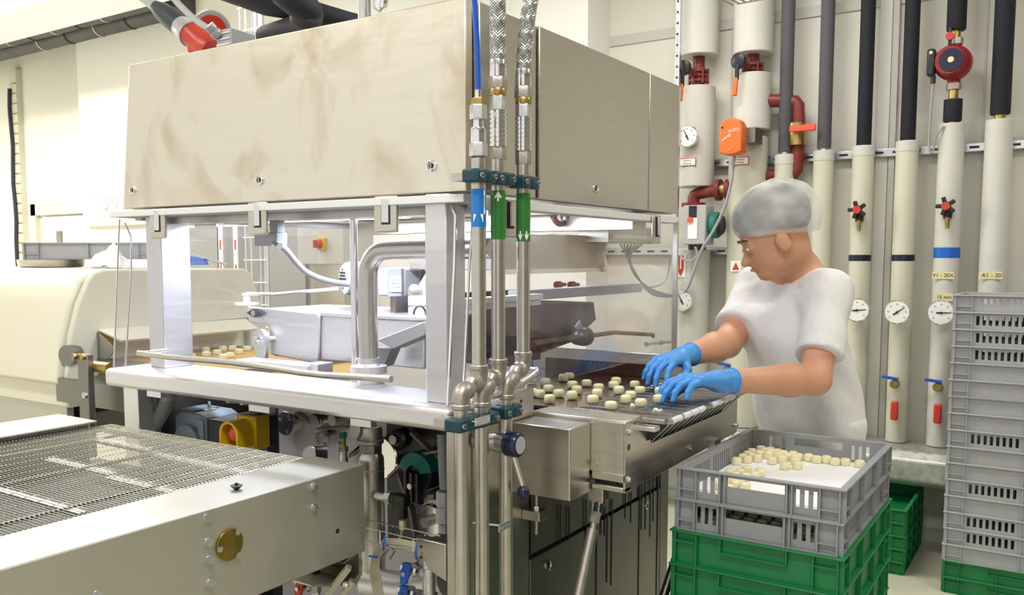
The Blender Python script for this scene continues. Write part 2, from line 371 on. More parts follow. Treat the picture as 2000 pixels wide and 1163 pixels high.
# steel lip below the hood; white colour stands in for its lamplight
m = MB(); m.box(XL+.01, XR+.02, YT+.03, YH+.03, 1.618, 1.636); m.box(XR-.03, XR+.02, YH+.03, YB, 1.612, 1.632); m.box(XL+.01, XL+.04, YH+.03, YB, 1.612, 1.632)
build('guard_rail', m, M['white'], mach, bevel=.002)
m = MB(); m.box(XL+.05, XR-.05, YH+.05, YH+.12, 1.60, 1.635); m.box(XL+.05, XR-.05, YB-.2, YB-.1, 1.59, 1.635)
build('underframe', m, M['steel'], mach)
lm = build('lamp_tube', cy((-2.0, 1.74, 1.615), (-1.45, 1.74, 1.615), .012), M['emit'], mach)
for x, y0 in ((402, 432), (578, 412), (800, 408)):      # small chrome guard hinges with spring rods
    p = at(x, y0, 'y', 1.6); h = build('hinge', bx(p.x-.045, p.x+.045, 1.585, 1.625, p.z-.008, p.z+.008), M['zinc'], mach, bevel=.002)
    build('hinge_rod', cy((p.x-.045, 1.60, p.z-.014), (p.x+.05, 1.60, p.z-.014), .005), M['chrome'], mach)
# table
yIn = at(420, 716, 'z', ZT).y
m = MB(); m.prism([(XL, YT, ZT0), (XR, YT, ZT0), (XR, 1.79, ZT0), (XR-.10, 1.79, ZT0), (XR-.10, yIn, ZT0), (XL, yIn, ZT0)], (0, 0, ZT-ZT0))
build('table', m, M['steel_l'], mach, bevel=.012)
m = MB(); m.box(XL, XR-.14, 2.62, YB, ZT0, ZT)
build('rear_table', m, M['steel_l'], mach, bevel=.006)
build('back_splash', bx(-1.55, XR+.12, 2.515, 2.525, 1.10, 1.20), M['steel'], mach, bevel=.002)
build('splash_stain', bx(-1.5, XR+.02, 2.512, 2.5155, 1.115, 1.165), M['choc'], mach)
p = at(870, 800, 'y', YT); 
# inner lower tray / dark belt bed inside, seen through the guards
build('bed', bx(-2.0, XR-.02, yIn+.02, 2.60, 1.09, 1.112), M['chocstain'], mach)
# inner posts
def box_post(x0, x1, x2, ybot, mat, nm):
    a = at(x0, ybot, 'z', ZT); b = at(x1, ybot+2, 'z', ZT); 
    return build(nm, bx(a.x, b.x, b.y, b.y+.10, ZT, 1.64), mat, mach, bevel=.004)
box_post(283, 322, 352, 718, M['steel_l'], 'post')
build('post', bx(at(820, 788, 'z', ZT).x, at(884, 788, 'z', ZT).x, 1.50, 1.57, ZT, 1.64), M['steel_l'], mach, bevel=.004)
# clear guards
fg = build('front_guard', MB().hexa([(XL+.015, YT+.02, ZT+.002), (XR-.02, YT+.02, ZT+.002), (XR-.02, YT+.026, ZT+.002), (XL+.015, YT+.026, ZT+.002), (XL+.015, YT+.055, 1.618), (XR-.01, YT+.055, 1.618), (XR-.01, YT+.061, 1.618), (XL+.015, YT+.061, 1.618)]), M['plexi'], mach)
def edge(pts, r=.0035): return build('guard_edge', MB().tube(pts, r, 8, 1), M['chrome'], mach)
edge([(XR-.02, YT+.023, ZT+.002), (XR-.012, YT+.05, 1.585), (XR-.03, YT+.055, 1.614)])
edge([(XR+.012, YT+.035, ZT+.002), (XR+.012, YT+.07, 1.59), (XR+.012, YT+.10, 1.612)], .003)
edge([(XL+.015, YT+.023, ZT+.002), (XL+.015, YT+.057, 1.60), (XL+.015, YT+.06, 1.614)], .0025)
edge([(XL+.015, YT+.06, ZT+.002), (XL+.015, YT+.10, 1.55), (XL+.015, YT+.075, 1.605)], .0025)
yb_ = at(1000, 770, 'x', XR).y
m = MB(); m.prism([(XR+.012, YT+.035, ZT+.004), (XR+.012, 2.65, ZT+.02), (XR+.012, 2.65, 1.612), (XR+.012, YT+.07, 1.612)], (.006, 0, 0))
build('side_guard', m, M['plexi'], mach)
m = MB(); m.prism([(XL+.012, YT+.025, ZT+.004), (XL+.012, 2.3, ZT+.004), (XL+.012, 2.3, 1.612), (XL+.012, YT+.07, 1.612)], (.006, 0, 0))
build('side_guard', m, M['plexi'], mach)
build('guard_edge', bx(XR+.008, XR+.022, 2.645, 2.657, ZT+.02, 1.62), M['steel'], mach)
# latch plates
for x, y in ((315, 438), (510, 428), (760, 420)):
    p = at(x, y, 'y', YT+.045); wd = .036 if x < 700 else .036
    lt = build('latch_plate', bx(p.x-wd, p.x+wd*.9, YT+.032, YT+.042, p.z-.04, p.z+.042), M['steel_h'], mach, bevel=.004)
    build('latch_slot', bx(p.x-.012, p.x+.014, YT+.031, YT+.0325, p.z-.022, p.z+.036), M['dark'], mach)
    build('latch_tongue', bx(p.x-.0095, p.x+.0115, YT+.0285, YT+.0312, p.z-.018, p.z+.036), M['steel_l'], mach, bevel=.002)
for x, y in ((998, 425), (1285, 447)):
    p = at(x, y, 'x', XR+.03)
    build('latch_plate', bx(XR+.02, XR+.028, p.y-.03, p.y+.03, p.z-.045, p.z+.04), M['steel_h'], mach, bevel=.004)
    build('latch_slot', bx(XR+.028, XR+.031, p.y-.01, p.y+.012, p.z-.025, p.z+.035), M['dark'], mach)
    build('latch_tongue', bx(XR+.030, XR+.035, p.y-.006, p.y+.009, p.z-.02, p.z+.035), M['steel_l'], mach, bevel=.002)
# handle bars
pts = [at(x, y, 'y', YT-.03) for x, y in ((270, 690), (345, 700), (430, 706), (520, 717), (610, 732), (700, 737), (764, 741))]
hb = build('grab_bar', MB().tube(pts, .0078, 12, 1), M['pipe'], mach)
build('bar_stub', cy(pts[0]+V((.012, 0, 0)), pts[0]+V((.012, .06, 0)), .006), M['pipe'], mach)
build('bar_stub', cy(pts[0]+V((.05, .0, .006)), pts[0]+V((.05, .055, .006)), .005), M['pipe'], mach)
q = [at(x, y, 'x', XR+.06) for x, y in ((960, 775), (1000, 760), (1030, 742), (1056, 724), (1050, 718))]
build('grab_bar', MB().tube([q[0], q[1], q[2], q[3], q[3]+V((-.04, .0, .0))], .0075, 12, 1), M['pipe'], mach)

# body below the table
build('leg_frame', bx(XL+.03, XL+.10, YT+.04, YT+.10, 0, ZT0), M['steel_l'], mach, bevel=.003)
xf = at(871, 900, 'y', YT+.03).x
build('corner_post', bx(xf, XR-.004, YT+.03, YT+.09, 0, ZT0), M['steel'], mach, bevel=.003)
build('side_skin', bx(XR-.02, XR, YT+.09, 1.777, 0, ZT0), M['steel'], mach)
# the side doors
zs = at(1033, 1093, 'x', XR).z
ydr = at(1290, 945, 'x', XR).y
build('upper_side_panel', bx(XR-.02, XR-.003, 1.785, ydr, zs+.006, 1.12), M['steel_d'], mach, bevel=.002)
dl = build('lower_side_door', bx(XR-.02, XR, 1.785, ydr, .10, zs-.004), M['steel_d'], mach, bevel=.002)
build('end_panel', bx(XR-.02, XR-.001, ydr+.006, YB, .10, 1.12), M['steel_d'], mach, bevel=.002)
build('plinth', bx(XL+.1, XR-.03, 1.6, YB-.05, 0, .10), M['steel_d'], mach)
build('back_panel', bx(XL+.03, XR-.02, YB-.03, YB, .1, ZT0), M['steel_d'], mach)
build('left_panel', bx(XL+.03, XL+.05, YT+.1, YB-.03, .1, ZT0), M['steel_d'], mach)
lock(1070, 1105, 'x', XR, (1, 0, 0), dl); lock(1262, 988, 'x', XR, (1, 0, 0), dl)
m = MB()
for x, y0, y1, w_ in ((1036, 960, 1088, 1.6), (1095, 984, 1060, 1), (1112, 990, 1050, 1.2), (1145, 975, 1060, 1.3), (1166, 1030, 1163, 1.8), (1174, 995, 1040, 1.5), (1182, 990, 1043, 2), (1187, 1005, 1133, 2.2), (1196, 975, 1138, 2.0), (1222, 965, 1008, 1.2), (1233, 962, 1017, 1.4), (1250, 940, 1163, 2.2), (1254, 938, 1030, 1.4), (1262, 930, 1029, 1.2), (1270, 925, 970, 1.2), (1277, 925, 1014, 1.0), (1286, 930, 1163, 3.4), (1271, 960, 1044, 1)):
    A = at(x, y0, 'x', XR+.0015); B = at(x, y1, 'x', XR+.0015); q = w_*.00125
    m.prism([(XR-.001, A.y-q, A.z), (XR-.001, A.y+q, A.z), (XR-.001, A.y+q*.8, B.z), (XR-.001, A.y, B.z-.008), (XR-.001, A.y-q*.8, B.z)], (.003, 0, 0))
dp = build('chocolate_drips', m, M['drip'], mach); dp['kind'] = 'stuff'
# little bolt bracket below the gear box
p = at(1048, 1005, 'x', XR+.03)
build('stop_bracket', bx(XR, XR+.05, p.y-.02, p.y+.02, p.z-.012, p.z+.012), M['steel'], mach, bevel=.002)
build('stop_bolt', cy((XR+.03, p.y, p.z-.05), (XR+.03, p.y, p.z+.07), .0045), M['cast'], mach)
build('stop_nut', MB().hexn((XR+.03, p.y, p.z+.012), (XR+.03, p.y, p.z+.022), .010), M['zinc'], mach)
# plate with two holes at the end of the table edge
yp0 = at(978, 800, 'x', XR+.002).y
m = MB(); m.box(XR-.002, XR+.006, yp0, 1.79, 1.075, ZT+.004)
build('end_plate', m, M['steel'], mach, bevel=.002)
for y in (784, 807, 840):
    p = at(1018, y, 'x', XR+.006); build('plate_hole', cy(p, p+V((.001, 0, 0)), .0042, n=12), M['black'], mach)

# --- lower interior behind the open front
YP = 1.86
xp = at(545, 850, 'y', YP).x
build('mounting_plate', bx(xp, XR-.03, YP, YP+.01, .2, ZT0-.02), M['lilac'], mach)
build('inner_frame', bx(XL+.12, xp, YP+.1, YP+.12, .2, ZT0-.02), M['geard'], mach)
def flange(x, y, r, Y=YP, l=.05, bolts=4, mat='zinc', off=.3, par=None):
    p = at(x, y, 'y', Y-l); fl = build('bearing_flange', MB().lathe(p, (0, 1, 0), [(r*.96, 0), (r, .004), (r, .012), (r*.85, .014), (r*.85, l)], 28), M[mat], par or mach)
    for k in range(bolts):
        a = 2*PI*k/bolts+off; c = p+V((math.cos(a)*r*.68, 0, math.sin(a)*r*.68))
        build('bolt', MB().hexn(c, c-V((0, .006, 0)), .0065), M['cast'], fl)
    return fl
flange(556, 828, .038, bolts=3, off=.8); flange(628, 859, .026, bolts=4, off=.75)
p = at(612, 823, 'y', YP-.12); build('idler_roller', MB().lathe(p-V((0, 0, 0)), (0, 1, 0), [(.018, 0), (.02, .003), (.02, .02), (.013, .022), (.017, .05), (.014, .06), (.017, .07), (.017, .12)], 24), M['chrome'], mach)
p = at(648, 822, 'y', YP-.1); build('idler_roller', cy(p, p+V((0, .1, 0)), .016), M['steel'], mach)
def beltpath(pts, Y, w_=.022, th=.0035):
    q = [at(x, y, 'y', Y) for x, y in pts]; m = MB()
    for a, b in zip(q, q[1:]):
        d = (b-a).normalized(); n = V((-d.z, 0, d.x))*th
        m.hexa([a-n, b-n, b-n+V((0, w_, 0)), a-n+V((0, w_, 0)), a+n, b+n, b+n+V((0, w_, 0)), a+n+V((0, w_, 0))])
    return build('drive_belt', m, M['beltfelt'], mach)
beltpath([(575, 808), (620, 838), (692, 837)], YP-.03); beltpath([(757, 932), (800, 892), (868, 880)], YP-.09)
beltpath([(800, 846), (835, 880), (862, 900)], YP-.06); beltpath([(775, 925), (800, 1000), (808, 1048)], YP-.06)
beltpath([(685, 890), (705, 870), (660, 905)], YP-.05)
p = at(742, 895, 'y', YP-.05); build('pulley', MB().lathe(p, (0, 1, 0), [(.058, 0), (.062, .004), (.062, .04)], 32), M['chrome'], mach)
p = at(773, 858, 'y', YP-.08); build('pulley', MB().lathe(p, (0, 1, 0), [(.006, -.012), (.006, 0), (.013, .001), (.019, .004), (.026, .01), (.026, .04)], 24), M['black'], mach)
build('pulley_cap', MB().lathe(p-V((0, .014, 0)), (0, 1, 0), [(.013, 0), (.014, .003), (.014, .012)], 20), M['steel'], mach)
build('drive_housing', bx(at(752, 900, 'y', YP-.02).x, XR-.03, YP-.012, YP-.002, at(800, 1060, 'y', YP).z, ZT0-.02), M['black'], mach)
# teal domed motor
p = at(812, 925, 'y', YP-.10)
mo = build('drive_motor', MB().lathe(p, (0, 1, 0), [(.044, 0), (.05, .006), (.052, .05), (.052, .09)], 28), M['black'], mach)
m = MB()
for k in range(9):
    a = PI*(.05+.9*k/9); a2 = PI*(.05+.9*(k+1)/9)
    m.prism([p+V((math.cos(a)*.024, -.012, math.sin(a)*.024)), p+V((math.cos(a2)*.024, -.012, math.sin(a2)*.024)), p+V((math.cos(a2)*.056, -.004, math.sin(a2)*.056)), p+V((math.cos(a)*.056, -.004, math.sin(a)*.056))], (0, .075, 0))
build('motor_cowl', m, M['teal'], mach)
m = MB()
for dx in (-.02, 0, .02): m.box(p.x+dx-.004, p.x+dx+.004, p.y-.022, p.y, p.z-.075, p.z+.005)
m.box(p.x-.026, p.x+.026, p.y-.014, p.y, p.z-.08, p.z-.005)
build('motor_clamp', m, M['black'], mach); build('clamp_screw', MB().cyl(p+V((0, -.028, -.03)), p+V((0, -.012, -.03)), .008, None, 14), M['steel'], mach)
# silver motor disc lower right
p = at(848, 1005, 'y', YP-.10); build('clutch_drum', MB().lathe(p, (0, 1, 0), [(.040, 0), (.055, .012), (.062, .03), (.062, .09)], 32), M['steel_l'], mach)
q = at(838, 1018, 'y', YP-.14); build('clutch_disc', MB().lathe(q, (0, 1, 0), [(.041, 0), (.043, .003), (.043, .014)], 32), M['chrome'], mach)
build('clutch_hub', cy(q-V((0, .02, 0)), q, .014, n=16), M['cast'], mach)
q = at(838, 972, 'y', YP-.12); build('clamp_bolt', MB().hexn(q, q+V((.02, 0, .004)), .008), M['cast'], mach)
# grey conduit with gland on the right
q = [at(864, 850, 'y', 1.60), at(866, 905, 'y', 1.60), at(869, 955, 'y', 1.60)]
cd = build('conduit', MB().tube(q, .0125, 14), M['gcond'], mach)
m = MB()
for k in range(30): c = q[0].lerp(q[2], k/30); m.lathe(c, (0, 0, 1), [(.0125, 0), (.0137, .001), (.0137, .002), (.0125, .003)], 14, False)
build('conduit_rib', m, M['gcond'], mach)
q = at(867, 960, 'y', 1.60)
build('gland', MB().lathe(q, (0, 0, -1), [(.018, 0), (.019, .01), (.019, .035), (.016, .037), (.02, .04), (.02, .075), (.014, .08), (.014, .10)], 8), M['gplast'], mach)
# left conduit
q = [at(332, 775, 'y', 1.56), at(318, 805, 'y', 1.56), at(296, 842, 'y', 1.56)]
build('conduit', MB().tube(q, .021, 16), M['gcond'], mach)
build('gland', MB().lathe(q[0], (0, 0, 1), [(.024, -.01), (.024, .02), (.03, .021), (.03, .03)], 16), M['gplast'], mach)
build('gland', MB().lathe(q[2], (q[1]-q[2]), [(.028, -.02), (.028, 0), (.025, .008)], 16), M['gplast'], mach)
# strips/bracket pieces under table
for x0, x1, y in ((293, 320, 770), (492, 532, 803), (690, 730, 832)):
    a = at(x0, y, 'y', YT+.03); b = at(x1, y, 'y', YT+.03); build('under_bracket', bx(a.x, b.x, YT+.02, YT+.04, ZT0-.018, ZT0), M['steel_l'], mach)
m = MB(); a = at(445, 786, 'y', 1.62)
for k in range(3): m.cyl((a.x+k*.06, 1.62, 1.10), (a.x+k*.06+.02, 1.75, 1.08), .016)
build('hydraulic_stub', m, M['steel'], mach)

# crossbar bracket and wire cable tray
A = at(815, 1050, 'y', YT+.035); B = at(873, 1065, 'y', YT+.035)
cb = build('cross_bracket', MB().prism([(A.x, YT+.03, A.z), (B.x, YT+.03, A.z), (B.x, YT+.03, A.z-.085), (A.x, YT+.03, A.z-.055)], (0, .008, 0)), M['steel'], mach, bevel=.002)
for dx, dz, mt in ((.015, -.018, 'black'), (.015, -.042, 'black'), (.021, -.031, 'chrome')):
    c = V((A.x+dx, YT+.028, A.z+dz)); build('bracket_screw', MB().cyl(c, c+V((0, .003, 0)), .0032, None, 10), M[mt], mach)

# ------------------------------------------------------------------ gearbox, e-stop, valves: things mounted inside
p = at(392, 850, 'y', 1.66)
gb = thing('gearbox', (p.x, 1.72, .93), 'grey-blue finned gearbox with round flange under the table', 'gearbox')
c0 = at(345, 800, 'y', 1.60); c1 = at(403, 860, 'y', 1.60)
xa, xb, zt = c0.x, c1.x, at(380, 808, 'y', 1.60).z
build('housing', MB().prism([(xa-.01, 1.60, .90), (xb, 1.60, .90), (xb, 1.60, zt-.012), (xb-.03, 1.60, zt), (xa+.01, 1.60, zt), (xa-.01, 1.60, zt-.012)], (0, .12, 0)), M['gear'], gb, bevel=.004)
m = MB()
for k in range(6): m.box(xa+.004+k*.012, xa+.009+k*.012, 1.605, 1.70, zt-.002, zt+.006)
build('cooling_fin', m, M['gear'], gb, bevel=.001)
build('corner_rib', bx(xb-.032, xb-.006, 1.594, 1.60, 1.0-.03, zt-.014), M['gear'], gb, bevel=.003)
c = at(362, 868, 'y', 1.585); fl = build('flange', MB().lathe(c, (0, 1, 0), [(.025, .0), (.028, -.001), (.045, 0), (.057, .001), (.058, .004), (.058, .012), (.045, .013), (.045, .03)], 36), M['gear'], gb)
build('bore_ring', MB().lathe(c-V((0, .001, 0)), (0, 1, 0), [(.016, .004), (.018, -.001), (.022, -.001), (.022, .01)], 28, False), M['brass'], gb)
build('bore', MB().cyl(c+V((0, .0005, 0)), c+V((0, .004, 0)), .016, None, 24), M['black'], gb)
for k in range(8):
    a = 2*PI*k/8+.2; e = c+V((math.cos(a)*.05, -.001, math.sin(a)*.05)); build('flange_bolt', MB().cyl(e, e+V((0, .003, 0)), .0035, None, 8), M['zinc'], gb)
build('breather', MB().lathe((xb-.06, 1.66, zt), (0, 0, 1), [(.02, 0), (.02, .004), (.006, .005), (.005, .016), (.006, .018), (.004, .026)], 14), M['zinc'], gb)
build('motor_body', bx(xb+.001, xb+.13, 1.605, 1.76, .90, zt-.012), M['geard'], gb, bevel=.006)

p = at(485, 840, 'y', 1.58)
es = thing('emergency_stop', (p.x, 1.56, .96), 'yellow emergency stop box with shrouded red mushroom button', 'switch')
a = at(460, 815, 'y', 1.55); b = at(501, 885, 'y', 1.55); c = at(525, 810, 'x', b.x)
zt = at(500, 816, 'y', 1.55).z; zb = at(500, 879, 'y', 1.55).z; yd = at(528, 840, 'x', b.x).y
build('box', bx(a.x, b.x, 1.55, min(yd, 1.62), zb, zt), M['yellow'], es, bevel=.003)
build('back_plate', bx(a.x+.005, b.x+.006, min(yd, 1.62), min(yd, 1.62)+.02, zb+.002, zt-.002), M['black'], es)
ce = V(((a.x+b.x)/2-.004, 1.55, (zt+zb)/2)); r1, r0 = .037, .030; n = 16; m = MB()
prof = [(-r1, -r1+.004)]+[(-r1*math.cos(PI*k/n), r1*math.sin(PI*k/n)) for k in range(n+1)]+[(r1, -r1+.004)]
prof0 = [(-r0, -r1+.004)]+[(-r0*math.cos(PI*k/n), r0*math.sin(PI*k/n)) for k in range(n+1)]+[(r0, -r1+.004)]
for k in range(len(prof)-1):
    A_, B_, C_, D_ = prof[k], prof[k+1], prof0[k+1], prof0[k]
    m.prism([ce+V((q_[0], 0, q_[1])) for q_ in (A_, B_, C_, D_)], (0, -.055, 0))
m.box(ce.x-r1, ce.x-.012, ce.y-.055, ce.y, ce.z-r1, ce.z-r1+.006)
build('shroud', m, M['yellow'], es)
build('button_stem', MB().cyl(ce, ce-V((0, .03, 0)), .010), M['black'], es)
build('push_button', MB().lathe(ce-V((0, .026, 0)), (0, -1, 0), [(.019, 0), (.021, .004), (.020, .012), (.014, .017), (.006, .0185)], 24), M['redb'], es)
for dx, dz in ((a.x+.006, zt-.007), (b.x-.006, zt-.007), (a.x+.006, zb+.007), (b.x-.006, zb+.007)):
    build('screw', MB().cyl((dx, 1.551, dz), (dx, 1.5475, dz), .0035, None, 10), M['steel'], es)
build('gland_cap', MB().cyl((ce.x+.005, 1.585, zt), (ce.x+.005, 1.585, zt+.004), .018), M['black'], es)
build('foot', bx(ce.x+.01, ce.x+.03, 1.57, 1.6, zb-.09, zb), M['steel'], es)

# standing filter pipe under the table
p = at(724, 900, 'y', 1.62); fx, fy = p.x, 1.62
zz = lambda y: at(724, y, 'y', 1.62).z
ft = thing('filter_housing', (fx, fy, 0), 'thick vertical steel filter pipe with screwed cap and side port', 'pipe')
build('barrel', MB().lathe((fx, fy, 0), (0, 0, 1), [(.034, .0), (.034, zz(935)), (.034, zz(900)), (.033, zz(893)), (.026, zz(884))], 28), M['pipe'], ft)
build('hex_collar', MB().hexn((fx, fy, zz(884)), (fx, fy, zz(868)), .029), M['cast'], ft)
build('union_nut', MB().lathe((fx, fy, zz(868)), (0, 0, 1), [(.030, 0), (.034, .004), (.034, .012), (.030, .014), (.030, .02), (.031, .035), (.028, .045)], 28), M['cast'], ft)
c = V((fx-.02, fy-.02, zz(838))); build('tee_port', MB().lathe(c, (-.25, -1, 0), [(.024, -.02), (.024, .012), (.022, .014)], 24), M['cast'], ft)
text('lettering', 'DN 40', (fx+.012, fy-.036, zz(856)), (1, .2, 0), (0, 0, 1), .011, M['steel_d'], ft)
build('weld_ring', MB().lathe((fx, fy, zz(918)), (0, 0, 1), [(.034, 0), (.0355, .002), (.034, .004)], 28, False), M['cast'], ft)
s0 = V((fx+.03, fy-.01, zz(963))); 
build('side_port', cy(s0-V((.01, 0, 0)), s0+V((.03, 0, 0)), .011), M['steel_l'], ft); build('port_nut', MB().hexn(s0+V((.03, 0, 0)), s0+V((.048, 0, 0)), .016), M['zinc'], ft)
build('weld_ring', MB().lathe(s0+V((-.004, 0, 0)), (1, 0, 0), [(.021, 0), (.014, .004)], 6, False), M['cast'], ft)
sn = thing('pressure_sensor', s0+V((.05, 0, -.02)), 'black plug sensor screwed to the filter pipe', 'sensor')
build('ring', cy(s0+V((.048, 0, 0)), s0+V((.062, 0, 0)), .015, n=14), M['black'], sn)
build('plug_body', bx(s0.x+.062, s0.x+.098, s0.y-.014, s0.y+.014, s0.z-.016, s0.z+.014), M['black'], sn, bevel=.003)
build('seal', bx(s0.x+.0605, s0.x+.0625, s0.y-.0145, s0.y+.0145, s0.z-.0165, s0.z+.0145), M['green_l'], sn)
build('cable_gland', bx(s0.x+.078, s0.x+.092, s0.y-.008, s0.y+.008, s0.z-.045, s0.z-.016), M['black'], sn)
build('cable', MB().tube([s0+V((.085, 0, -.045)), s0+V((.082, 0, -.08)), s0+V((.06, 0, -.125)), s0+V((.03, .01, -.16))], .004, 8, 1), M['cable'], sn)
build('cable_tag', bx(s0.x+.076, s0.x+.09, s0.y-.006, s0.y+.004, s0.z-.073, s0.z-.051), M['tapey'], sn)
build('elbow_pipe', MB().tube([(fx+.02, fy+.02, 1.105), (fx+.12, fy+.05, 1.11), (fx+.22, fy+.1, 1.11)], .014, 14), M['pipe'], ft)

# green capped test valves and gauge
def test_valve(x, y, Y, label, s=1.0):
    p = at(x, y, 'y', Y); t = thing('bleed_valve', p, label, 'valve')
    build('cap', MB().lathe(p+V((0, 0, .022*s)), (0, 0, 1), [(.010*s, 0), (.010*s, .012*s), (.009*s, .018*s)], 8), M['green_l'] if 0 else M['teal2'], t)
    build('collar', MB().lathe(p, (0, 0, 1), [(.007*s, 0), (.007*s, .022*s)], 12), M['brass'], t)
    build('wing', bx(p.x-.014*s, p.x, p.y-.004, p.y+.004, p.z+.004*s, p.z+.011*s), M['teal2'], t)
    build('hex_base', MB().hexn(p-V((0, 0, .014*s)), p, .013*s), M['cast'], t)
    build('tee', MB().lathe(p-V((0, 0, .05*s)), (0, 0, 1), [(.013*s, 0), (.015*s, .004), (.011*s, .03*s), (.013*s, .036*s)], 14), M['zinc'], t)
M['teal2'] = pmat('green_cap', (.006, .10, .05), .35)
test_valve(671, 872, 1.66, 'green capped bleed valve above the conveyor end')
test_valve(617, 1143, 1.40, 'green capped bleed valve low beneath the conveyor beam')
p = at(604, 889, 'y', 1.62); gt = thing('pressure_gauge', p, 'small round pressure gauge peeping over the belt end', 'gauge')
build('case', MB().lathe(p, (-.3, 1, -.2), [(.022, 0), (.0235, .002), (.0235, .018), (.02, .03)], 28), M['steel'], gt); build('dial', MB().lathe(p-V((-.3, 1, -.2)).normalized()*.0005, (-.3, 1, -.2), [(.019, 0), (.019, .001)], 28), M['paper'], gt)
build('rear_body', MB().lathe(p+V((.01, .012, 0)), (.6, .8, 0), [(.022, 0), (.022, .03)], 20), M['black'], gt)

# wire tray with cables
t = thing('cable_tray', at(770, 1060, 'y', 1.45), 'thin wire cable tray carrying beige cables to the cross bracket', 'cable tray')
def wire(pts, Y=1.43, r=.0016): 
    return build('wire', MB().tube([at(x, y, 'y', Y) for x, y in pts], r, 6), M['chrome'], t)
wire([(716, 1016), (860, 1048)], 1.50); wire([(716, 1032), (815, 1055)]); wire([(716, 1056), (815, 1080)]); wire([(716, 1060), (813, 1085)], 1.44)
for x, y0, y1, Y in ((742, 1038, 1064, 1.43), (807, 1052, 1078, 1.43), (767, 1027, 1050, 1.50), (830, 1041, 1052, 1.50)): wire([(x, y0), (x, y1)], Y)
t = thing('cable_bundle', at(760, 1075, 'y', 1.45), 'bundle of beige cables with blue ties drooping beside the filter pipe', 'cable')
for k in range(5):
    build('cable', MB().tube([at(813, 1062+k*4, 'y', 1.455-.004*k), at(775, 1054+k*4, 'y', 1.455-.004*k), at(745+k*2, 1056+k*4, 'y', 1.455), at(727+k*3, 1090, 'y', 1.455), at(724+k*4, 1120, 'y', 1.455), at(733+k*4, 1175, 'y', 1.455)], .0031, 8, 2), M['cable'], t)
build('cable', MB().tube([at(760, 1072, 'y', 1.47), at(745, 1095, 'y', 1.47), at(730, 1112, 'y', 1.47)], .0035, 8, 1), M['gcable'], t)
for x0, y0, x1, y1 in ((752, 1048, 749, 1075), (722, 1087, 737, 1089), (813, 1066, 813, 1092)):
    build('cable_tie', MB().tube([at(x0, y0, 'y', 1.432), at((x0+x1)/2-1, (y0+y1)/2, 'y', 1.42), at(x1, y1, 'y', 1.432)], .0025, 8, 1), M['blue'], t)

# tee fitting with blue lever valve, and the lower pieces
def lever_valve(x, y, Y, mat, label, big=1, body=True):
    p = at(x, y, 'y', Y); t = thing('ball_valve', p, label, 'valve')
    build('valve_body', MB().lathe(p+V((-.03, .02, 0)), (1, 0, 0), [(.012, 0), (.014, .004), (.010, .012), (.016, .022), (.016, .036), (.010, .045), (.013, .05), (.013, .06)], 8), M['zinc'], t)
    build('lever', MB().prism([p+V((sx*.0085*big+sz*.006*big, -.002, sz*.026*big)) for sx, sz in ((-1, -1), (1, -1), (1.5, -.15), (1, 1), (-1, 1), (-1.5, .15))], (0, -.008, 0)), M[mat], t, bevel=.002)
    build('nut', MB().hexn(p-V((0, .010, 0)), p-V((0, .015, 0)), .006), M['zinc'], t)
    return t
lever_valve(795, 1119, 1.47, 'blue', 'blue wing lever valve on the pipe run below the cable tray')
lever_valve(790, 1163, 1.49, 'blue', 'blue lever valve half cut off by the bottom edge')
lever_valve(588, 1148, 1.40, 'red', 'red wing lever valve low below the conveyor beam')
p = at(838, 1118, 'y', 1.50); t = thing('tee_fitting', p, 'galvanised tee pipe fitting with a square plug on top', 'fitting')
build('vertical_run', MB().lathe(p-V((0, 0, .06)), (0, 0, 1), [(.017, 0), (.019, .004), (.019, .01), (.015, .012), (.015, .07), (.019, .073), (.019, .082)], 20), M['zinc'], t)
build('side_run', MB().lathe(p+V((-.045, 0, -.004)), (1, 0, 0), [(.017, 0), (.019, .004), (.015, .012), (.014, .045)], 20), M['zinc'], t)
build('plug', MB().hexn(p+V((0, 0, .02)), p+V((0, 0, .03)), .018), M['zinc'], t); build('plug_square', bx(p.x-.008, p.x+.008, p.y-.008, p.y+.008, p.z+.03, p.z+.048), M['zinc'], t)
tag(build('cross_pipe', MB().tube([at(720, 1140, 'y', 1.6), at(790, 1150, 'y', 1.6), at(875, 1135, 'y', 1.6)], .04, 20), M['steel_l']), 'fat pale steel pipe lying behind the blue valves', 'pipe')
t = thing('toggle_clamp', at(655, 1140, 'y', 1.32), 'steel toggle clamp with pivot bolt under the conveyor beam', 'clamp')
for i, (a, b) in enumerate((((640, 1163), (682, 1108)), ((655, 1180), (690, 1135)))):
    A, B = at(*a, 'y', 1.33+i*.02), at(*b, 'y', 1.33+i*.02); build('link_plate', MB().tube([A, B], .009, 4), M['steel'], t, bevel=.001)
p = at(677, 1143, 'y', 1.31); build('pivot_bolt', MB().lathe(p, (0, -1, 0), [(.007, 0), (.007, .004), (.004, .006)], 12), M['chrome'], t)

